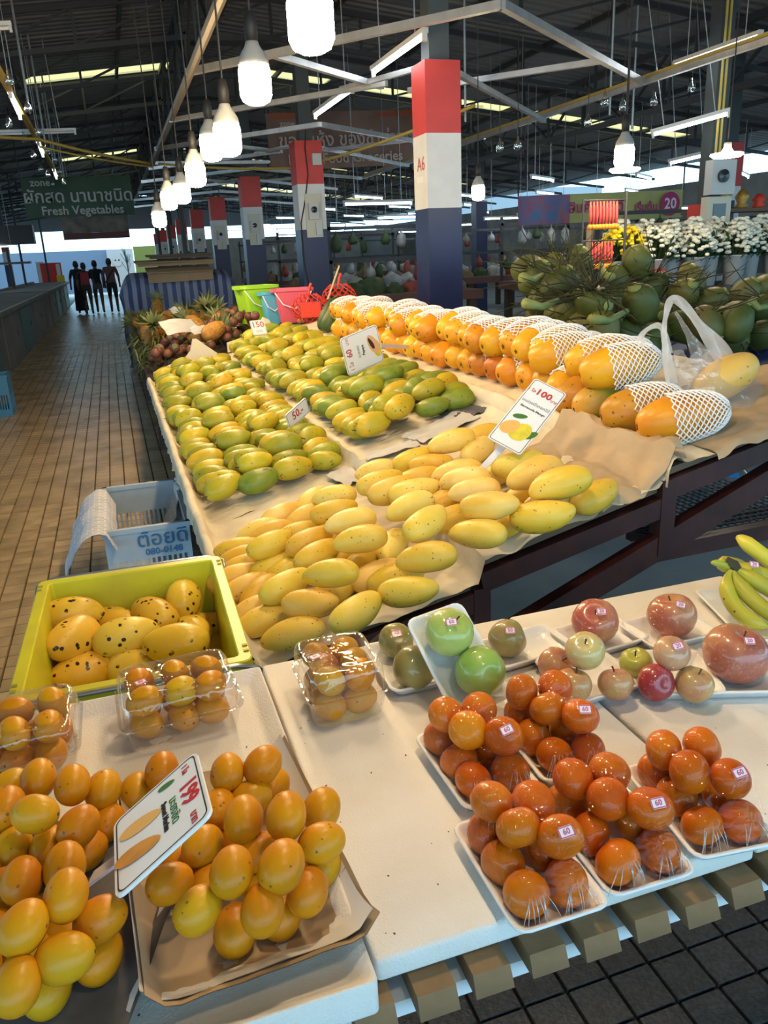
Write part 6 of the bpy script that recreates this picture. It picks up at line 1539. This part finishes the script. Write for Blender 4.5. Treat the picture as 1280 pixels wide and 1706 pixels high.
# ------------------------------------------------------------------ counters across the aisle, posts, shop front, far end
def across_aisle():
    cc = mat('old_concrete_counter', (.20,.19,.18), .8, bump=.2, bscale=14, var=.3, vscale=2); teal = mat('teal_door_paint', (.035,.11,.10), .5); wht = mat('worn_edge', (.45,.45,.46), .5)
    for (y0, y1, lab, n) in ((7.0,22.5,'long concrete counter across the aisle with teal doors',5),(23.4,36,'farther concrete counter across the aisle',4)):
        t = thing('concrete_counter', lab, 'counter')
        m = MB(); m.bbox((-3.2,y0,.92), (-1.62,y1,1.0)); link('counter_top', m.mesh('counter_top', cc), t)
        m = MB(); m.bbox((-1.625,y0,.985), (-1.61,y1,1.004)); link('edge_strip', m.mesh('edge_strip', wht), t)
        m = MB(); m.bbox((-3.1,y0+.1,0), (-1.72,y1-.1,.92)); link('counter_base', m.mesh('counter_base', cc), t)
        for i in range(n):
            ya = y0+1.6+(y1-y0-2)*i/n; m = MB(); m.bbox((-1.73,ya,.08), (-1.70,ya+1.9,.85)); d = link('door', m.mesh('door', teal if i % 2 == 1 else cc), t)
            m = MB(); m.bbox((-1.70,ya+1.7,.45), (-1.685,ya+1.74,.55)); link('handle', m.mesh('handle', steel_dark), d)
        for x in (-2.4,): m = MB(); m.bbox((-3.0,y0+.5,1.0), (-2.9,y1-.5,1.06)); link('back_kerb', m.mesh('back_kerb', cc), t)
    k = 0
    for (x, y) in ((-3.0,15),(-3.0,18.5),(-2.9,24),(-2.9,28),(-2.9,32),(-2.4,36.5),(-3.4,21),(1.5,17),(1.7,19),(1.6,22),(1.5,25)):
        m = MB(); m.tube([(x,y,1.0 if x < 0 and y < 36 else 0),(x,y,roof_z(x)-.1)], .04, 8); o = struct(link('trim_%d' % (10+k), m.mesh('post', steel_dark))); o['label'] = 'thin dark steel roof post'; k += 1
    m = MB(); m.beam((-3.6,26,2.5), (-1.9,26,2.5), .6, .5); tag(link('dark_cabinet', m.mesh('dark_cabinet', steel_dark)), 'dark hanging cabinet over the counters across the aisle', 'cabinet')
    m = MB(); m.beam((-3.3,27,1.75), (-2.2,27,1.75), .5, .06); tag(link('hanging_shelf', m.mesh('hanging_shelf', steel_dark)), 'dark shelf hung above the far counters', 'shelf')
    for c in ((-3.4,24.5,2.2),(-2.9,25.5,2.2)): tube_light((c[0]-.4,c[1],c[2]), (c[0]+.5,c[1]+.2,c[2]), 'lit tube over the counters across the aisle, %s' % ('outer' if c[0] < -3 else 'inner'))
    t = thing('shop_front', 'red and white stall front beyond the counters across the aisle', 'stall', (-2.3,36.5,0))
    for nm, a, b, col in (('red_panel',(-.35,0,.9),(.45,.1,1.75),(.75,.03,.02)),('white_panel',(-.5,.02,.95),(-.2,.12,1.8),(.8,.78,.78)),('side_panel',(.25,-.04,1.0),(.40,.06,1.7),(.7,.65,.62)),('yellow_crate',(.22,-.2,.95),(.52,0,1.25),(.75,.55,.02)),('counter_block',(-.5,0,0),(.55,.3,.9),(.12,.12,.13))):
        m = MB(); m.bbox(a, b); link(nm, m.mesh(nm, mat('shop_'+nm, col, .5)), t)
    # far end of the market: pale building beyond the opening
    m = MB(); m.bbox((-9,52,0), (.0,52.3,2.42)); o = struct(link('wall_far', m.mesh('wall_far', mat('blue_grey_wall', (.17,.20,.27), .7)))); 
    m = MB(); m.bbox((0,51.8,0), (1.5,52.1,2.42)); o = struct(link('wall_mural', m.mesh('wall_mural', mat('pale_pink_wall', (.55,.45,.44), .7))))
    g = MB(); g.lathe([(0,0),(.25,.02),(.25,.04),(0,.05)], 18, (.55,51.78,1.7), Matrix.Rotation(PI/2, 3, 'X')); 
    for x in (.45, .65): g.lathe([(0,0),(.05,.01),(0,.03)], 10, (x,51.72,1.8), Matrix.Rotation(PI/2, 3, 'X'), 1)
    link('painted_face', g.mesh('painted_face', [mat('face_print', (.60,.46,.42), .7), black_ink]), o)
    m = MB(); m.bbox((1.5,50,0), (6,50.3,2.5)); struct(link('wall_end', m.mesh('wall_end', mat('olive_yellow_wall', (.28,.25,.05), .7))))
    m = MB(); m.bbox((-30,46,3.3), (30,46.15,4.9)); struct(link('trim_3', m.mesh('fascia', mat('pale_fascia', (.30,.30,.32), .7))))
    t = thing('bare_tree', 'small bare tree in front of the pale wall at the far end', 'tree', (1.0,49,0)); m = MB(); m.tube([(0,0,0),(.05,0,1.2),(0,0,1.9)], .04, 6); link('trunk', m.mesh('trunk', steel_dark), t)
    m = MB(); rnd = random.Random(2)
    for i in range(16): a = rnd.uniform(-1.2,1.2); m.tube([(0.02,0,1.1+.05*i),(.3*math.sin(a),rnd.uniform(-.2,.2),1.5+.05*i+.3*math.cos(a))], .015, 4)
    link('branches', m.mesh('branches', steel_dark), t)
    # hidden long sides: rear walls of the market hall
    m = MB(); m.bbox((-11.2,3,0), (-11,46,2.4)); struct(link('wall_left', m.mesh('wall_left', concrete)))
    m = MB(); m.bbox((3.4,41,0), (15,41.2,2.55)); struct(link('wall_rear', m.mesh('wall_rear', concrete)))
    m = MB(); m.bbox((15,2,0), (15.2,46,3.0)); struct(link('wall_right', m.mesh('wall_right', concrete)))
across_aisle()

# ------------------------------------------------------------------ people walking away down the aisle
def person(label, x, y, h, rz, shirt, trouser, shorts=False, step=.18, arm=0., hair_c=(.015,.012,.01), bag=None, width=1.0, skirt=False):
    t = thing('person', label, 'person', (x, y, 0), (0,0,rz)); k = h/1.72
    skin = mat('skin_tone', (.16,.08,.05), .55) if 'skin_tone' not in MATS else MATS['skin_tone']
    J = {'pel':(0,0,.95),'spi':(0,0,1.12),'che':(0,.01,1.32),'nec':(0,0,1.48),'hdb':(0,-.015,1.56),'hdt':(0,-.015,1.66),
         'hl':(-.09,0,.90),'kl':(-.10,step*.5,.50),'al':(-.10,step*.9-.05,.09),'tl':(-.11,step*.9-.17,.035),
         'hr':(.09,0,.90),'kr':(.10,-step*.4,.50),'ar':(.10,-step*.9+.10,.09),'tr':(.11,-step*.9-.02,.035),
         'sl':(-.18,0,1.42),'el':(-.25,.03,1.16),'wl':(-.26,-.06,.92),'fl':(-.26,-.09,.80),
         'sr':(.18,0,1.42),'er':(.25,.03-arm*.1,1.16+arm*.0),'wr':(.26-arm*.1,-.06-arm*.15,.92+arm*.45),'fr':(.26-arm*.14,-.09-arm*.12,.80+arm*.72)}
    E = [('pel','spi'),('spi','che'),('che','nec'),('nec','hdb'),('hdb','hdt'),('pel','hl'),('hl','kl'),('kl','al'),('al','tl'),('pel','hr'),('hr','kr'),('kr','ar'),('ar','tr'),('che','sl'),('sl','el'),('el','wl'),('wl','fl'),('che','sr'),('sr','er'),('er','wr'),('wr','fr')]
    R = {'pel':.135,'spi':.125,'che':.145,'nec':.055,'hdb':.080,'hdt':.088,'hl':.095,'kl':.062,'al':.042,'tl':.040,'hr':.095,'kr':.062,'ar':.042,'tr':.040,'sl':.068,'el':.044,'wl':.030,'fl':.034,'sr':.068,'er':.044,'wr':.030,'fr':.034}
    names = list(J); me = bpy.data.meshes.new('body'); me.from_pydata([Vector(J[n])*k for n in names], [(names.index(a), names.index(b)) for a, b in E], [])
    o = link('body', me, t); md = o.modifiers.new('skin', 'SKIN'); 
    for i, n in enumerate(names):
        sv = me.skin_vertices[0].data[i]; r = R[n]*k*(width if n in ('pel','spi','che','hl','hr') else 1); sv.radius = (r, r*.8 if n in ('pel','spi','che') else r); sv.use_root = (n == 'pel')
    md.use_smooth_shade = True; o.modifiers.new('sub', 'SUBSURF').levels = 1; o.modifiers['sub'].render_levels = 1
    bpy.context.view_layer.update(); dg = bpy.context.evaluated_depsgraph_get(); nm = bpy.data.meshes.new_from_object(o.evaluated_get(dg)); o.modifiers.clear(); o.data = nm
    nm.materials.clear()
    for c in (skin, mat('shirt_'+label[:14].replace(' ','_'), shirt, .8), mat('legwear_'+label[:14].replace(' ','_'), trouser, .8), black_rubber): nm.materials.append(c)
    for p in nm.polygons:
        c = p.center/k; arm_out = abs(c.x) > .20
        if c.z < .075: p.material_index = 3
        elif c.z < (.52 if shorts else .08) and not arm_out: p.material_index = 0
        elif c.z < .99 and not arm_out: p.material_index = 2
        elif c.z > 1.49: p.material_index = 0
        elif arm_out and c.z < 1.18: p.material_index = 0
        else: p.material_index = 1
        p.use_smooth = True
    g = MB(); g.lathe([(0,.125),(.05,.118),(.090,.07),(.104,.01),(.098,-.05),(.06,-.085)], 14, (0,.004,1.64), None, 0, lambda q, a: Vector((q.x*.86, q.y*1.0 + (.03 if q.y > 0 else 0)*0, q.z)), False)
    hm = mat('dark_hair', hair_c, .6) if 'dark_hair' not in MATS else MATS['dark_hair']
    ho = link('hair', g.mesh('hair', hm, True), t, scale=k); ho.rotation_euler = (-.12,0,0)
    f = MB()
    f.lathe([(0,.012),(.010,.006),(.012,-.008),(0,-.014)], 8, (0,-.108,1.59))                       # nose
    for s in (-1, 1): f.lathe([(0,.008),(.009,.0),(0,-.008)], 8, (s*.032,-.092,1.625), None, 1); f.lathe([(0,.022),(.010,.0),(0,-.022)], 8, (s*.083,-.015,1.60))
    f.box((0,-.100,1.555), (.045,.008,.010), None, 2)
    link('face', f.mesh('face', [skin, black_ink, mat('lip_tone', (.20,.06,.05), .5)], True), t, scale=k)
    if skirt: g = MB(); g.lathe([(.13,1.0),(.17,.85),(.20,.5),(.22,.12)], 16, caps=False); link('long_skirt', g.mesh('long_skirt', nm.materials[2], True), t, scale=k)
    if bag == 'pack':
        g = MB(); g.box((0,.19,1.22), (.30,.16,.42), None, 0, .85); g.box((0,.28,1.15), (.22,.06,.20)); link('backpack', g.mesh('backpack', mat('red_backpack', (.30,.02,.03), .7)), t, scale=k)
    if bag == 'strap':
        g = MB(); g.tube([(-.17,.02,1.47),(-.05,.135,1.30),(.10,.13,1.12),(.17,.05,.98)], .018, 6); link('bag_strap', g.mesh('bag_strap', black_rubber), t, scale=k)
    return t
person('person in black with a bun and long dark skirt walking away', -1.05, 29.9, 1.72, PI, (.012,.012,.014), (.010,.010,.012), step=.10, width=1.15, skirt=True)
person('person in dark clothes wearing a red backpack', -.80, 29.2, 1.66, PI, (.02,.015,.015), (.05,.035,.03), bag='pack', width=1.05, step=.12, shorts=True)
person('person in a black shirt and grey shorts, arm bent', -.45, 29.8, 1.72, PI, (.012,.012,.016), (.10,.09,.08), True, .34, .6)
person('person in a dull red shirt with a dark strap across the back', .02, 29.5, 1.76, PI, (.14,.06,.06), (.012,.012,.012), True, .22, 0, bag='strap', width=1.1)
# ------------------------------------------------------------------ dim stalls behind the columns
def back_stalls():
    rnd = random.Random(21)
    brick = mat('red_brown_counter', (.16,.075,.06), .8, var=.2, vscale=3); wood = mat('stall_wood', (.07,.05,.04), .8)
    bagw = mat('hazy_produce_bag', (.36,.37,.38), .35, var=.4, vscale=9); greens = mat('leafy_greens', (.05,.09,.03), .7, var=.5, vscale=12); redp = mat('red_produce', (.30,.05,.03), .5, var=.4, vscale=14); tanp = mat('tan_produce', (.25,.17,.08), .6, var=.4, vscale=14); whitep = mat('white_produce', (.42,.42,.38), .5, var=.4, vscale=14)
    cols = [('hazy plastic produce bag', bagw), ('heap of leafy greens', greens), ('heap of red chillies', redp), ('heap of tan roots', tanp), ('heap of pale onions', whitep)]
    def heap_mesh(seed, m):
        g = MB(); r2 = random.Random(seed)
        def P(p, q):
            a = 2*PI*q; t = PI/2*p; r = math.sin(t); z = math.cos(t)
            w = 1+.30*mnoise.noise(Vector((math.cos(a)*r*2.2+seed, math.sin(a)*r*2.2, z*2)))
            return Vector((.24*r*math.cos(a)*w, .20*r*math.sin(a)*w, .20*z*w+.002))
        g.grid(P, 9, 18, False, True); return g.mesh('produce_heap', m, True, 1e-6)
    hm = [[heap_mesh(i*5+j, c[1]) for j in range(2)] for i, c in enumerate(cols)]
    rows = [((3.3,11.6),2.2,'by the switch box column'),((3.4,14.2),2.6,'behind the first one'),((6.6,9.2),2.4,'behind the coconut heap'),((6.9,12.8),3.0,'under the sale banner'),((3.6,17.2),2.8,'third behind the columns'),((7.4,16.5),3.2,'deep behind the sale banner'),((3.8,21.0),3.0,'fourth behind the columns'),((7.6,20.5),3.2,'far behind the sale banner'),((4.0,25.5),3.2,'fifth behind the columns'),((8.2,26),3.4,'last behind the sale banner'),((11.5,14),3.0,'out past the flowers'),((11.5,19),3.0,'deeper past the flowers')]
    for i, ((x, y), w, where) in enumerate(rows):
        t = thing('market_stall', 'dim produce stall %s' % where, 'stall', (x, y, 0))
        m = MB(); m.bbox((0,0,.84), (w,1.1,.98)); link('counter_top', m.mesh('counter_top', brick), t)
        for a in (.15, w-.15):
            for b in (.12, .98): m = MB(); m.bbox((a-.06,b-.06,0), (a+.06,b+.06,.84)); link('leg', m.mesh('leg', wood), t)
        m = MB(); m.bbox((.0,1.05,1.45), (w,1.10,1.50)); m.bbox((0,1.05,1.95), (w,1.1,2.0)); link('back_rail', m.mesh('back_rail', steel_dark), t)
        for a in (.05, w-.05): m = MB(); m.bbox((a-.025,1.05,.98), (a+.025,1.1,2.1)); link('post', m.mesh('post', steel_dark), t)
        n = int(w/.36)
        for j in range(n):
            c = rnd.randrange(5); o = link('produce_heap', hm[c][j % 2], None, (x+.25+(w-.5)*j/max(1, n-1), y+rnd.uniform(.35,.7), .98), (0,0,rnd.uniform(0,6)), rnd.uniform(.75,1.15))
            tag(o, '%s on the stall %s, %s along' % (cols[c][0], where, nth(j)), 'produce', 'produce on the dim stalls')
        for j in range(n+2):
            z = rnd.choice((1.45, 1.95)); xx = x+.15+(w-.3)*j/(n+1)
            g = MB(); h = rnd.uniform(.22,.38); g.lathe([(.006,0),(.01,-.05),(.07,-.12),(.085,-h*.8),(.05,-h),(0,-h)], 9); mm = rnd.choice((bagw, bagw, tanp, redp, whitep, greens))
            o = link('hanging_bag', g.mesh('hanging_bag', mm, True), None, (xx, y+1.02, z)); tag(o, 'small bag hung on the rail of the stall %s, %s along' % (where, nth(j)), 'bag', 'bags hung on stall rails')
    m = MB(); m.grid(lambda p, q: Vector((3.35+1.4*p, 9.6+.7*q, .62*math.sin(p*PI)**.6*math.sin(q*PI)**.6+.04*mnoise.noise(Vector((p*6, q*6, 0))))), 20, 14); tag(link('white_sheet_heap', m.mesh('white_sheet_heap', white_plastic, True)), 'grey-white plastic sheeting heaped by the switch box column', 'sheet')
back_stalls()
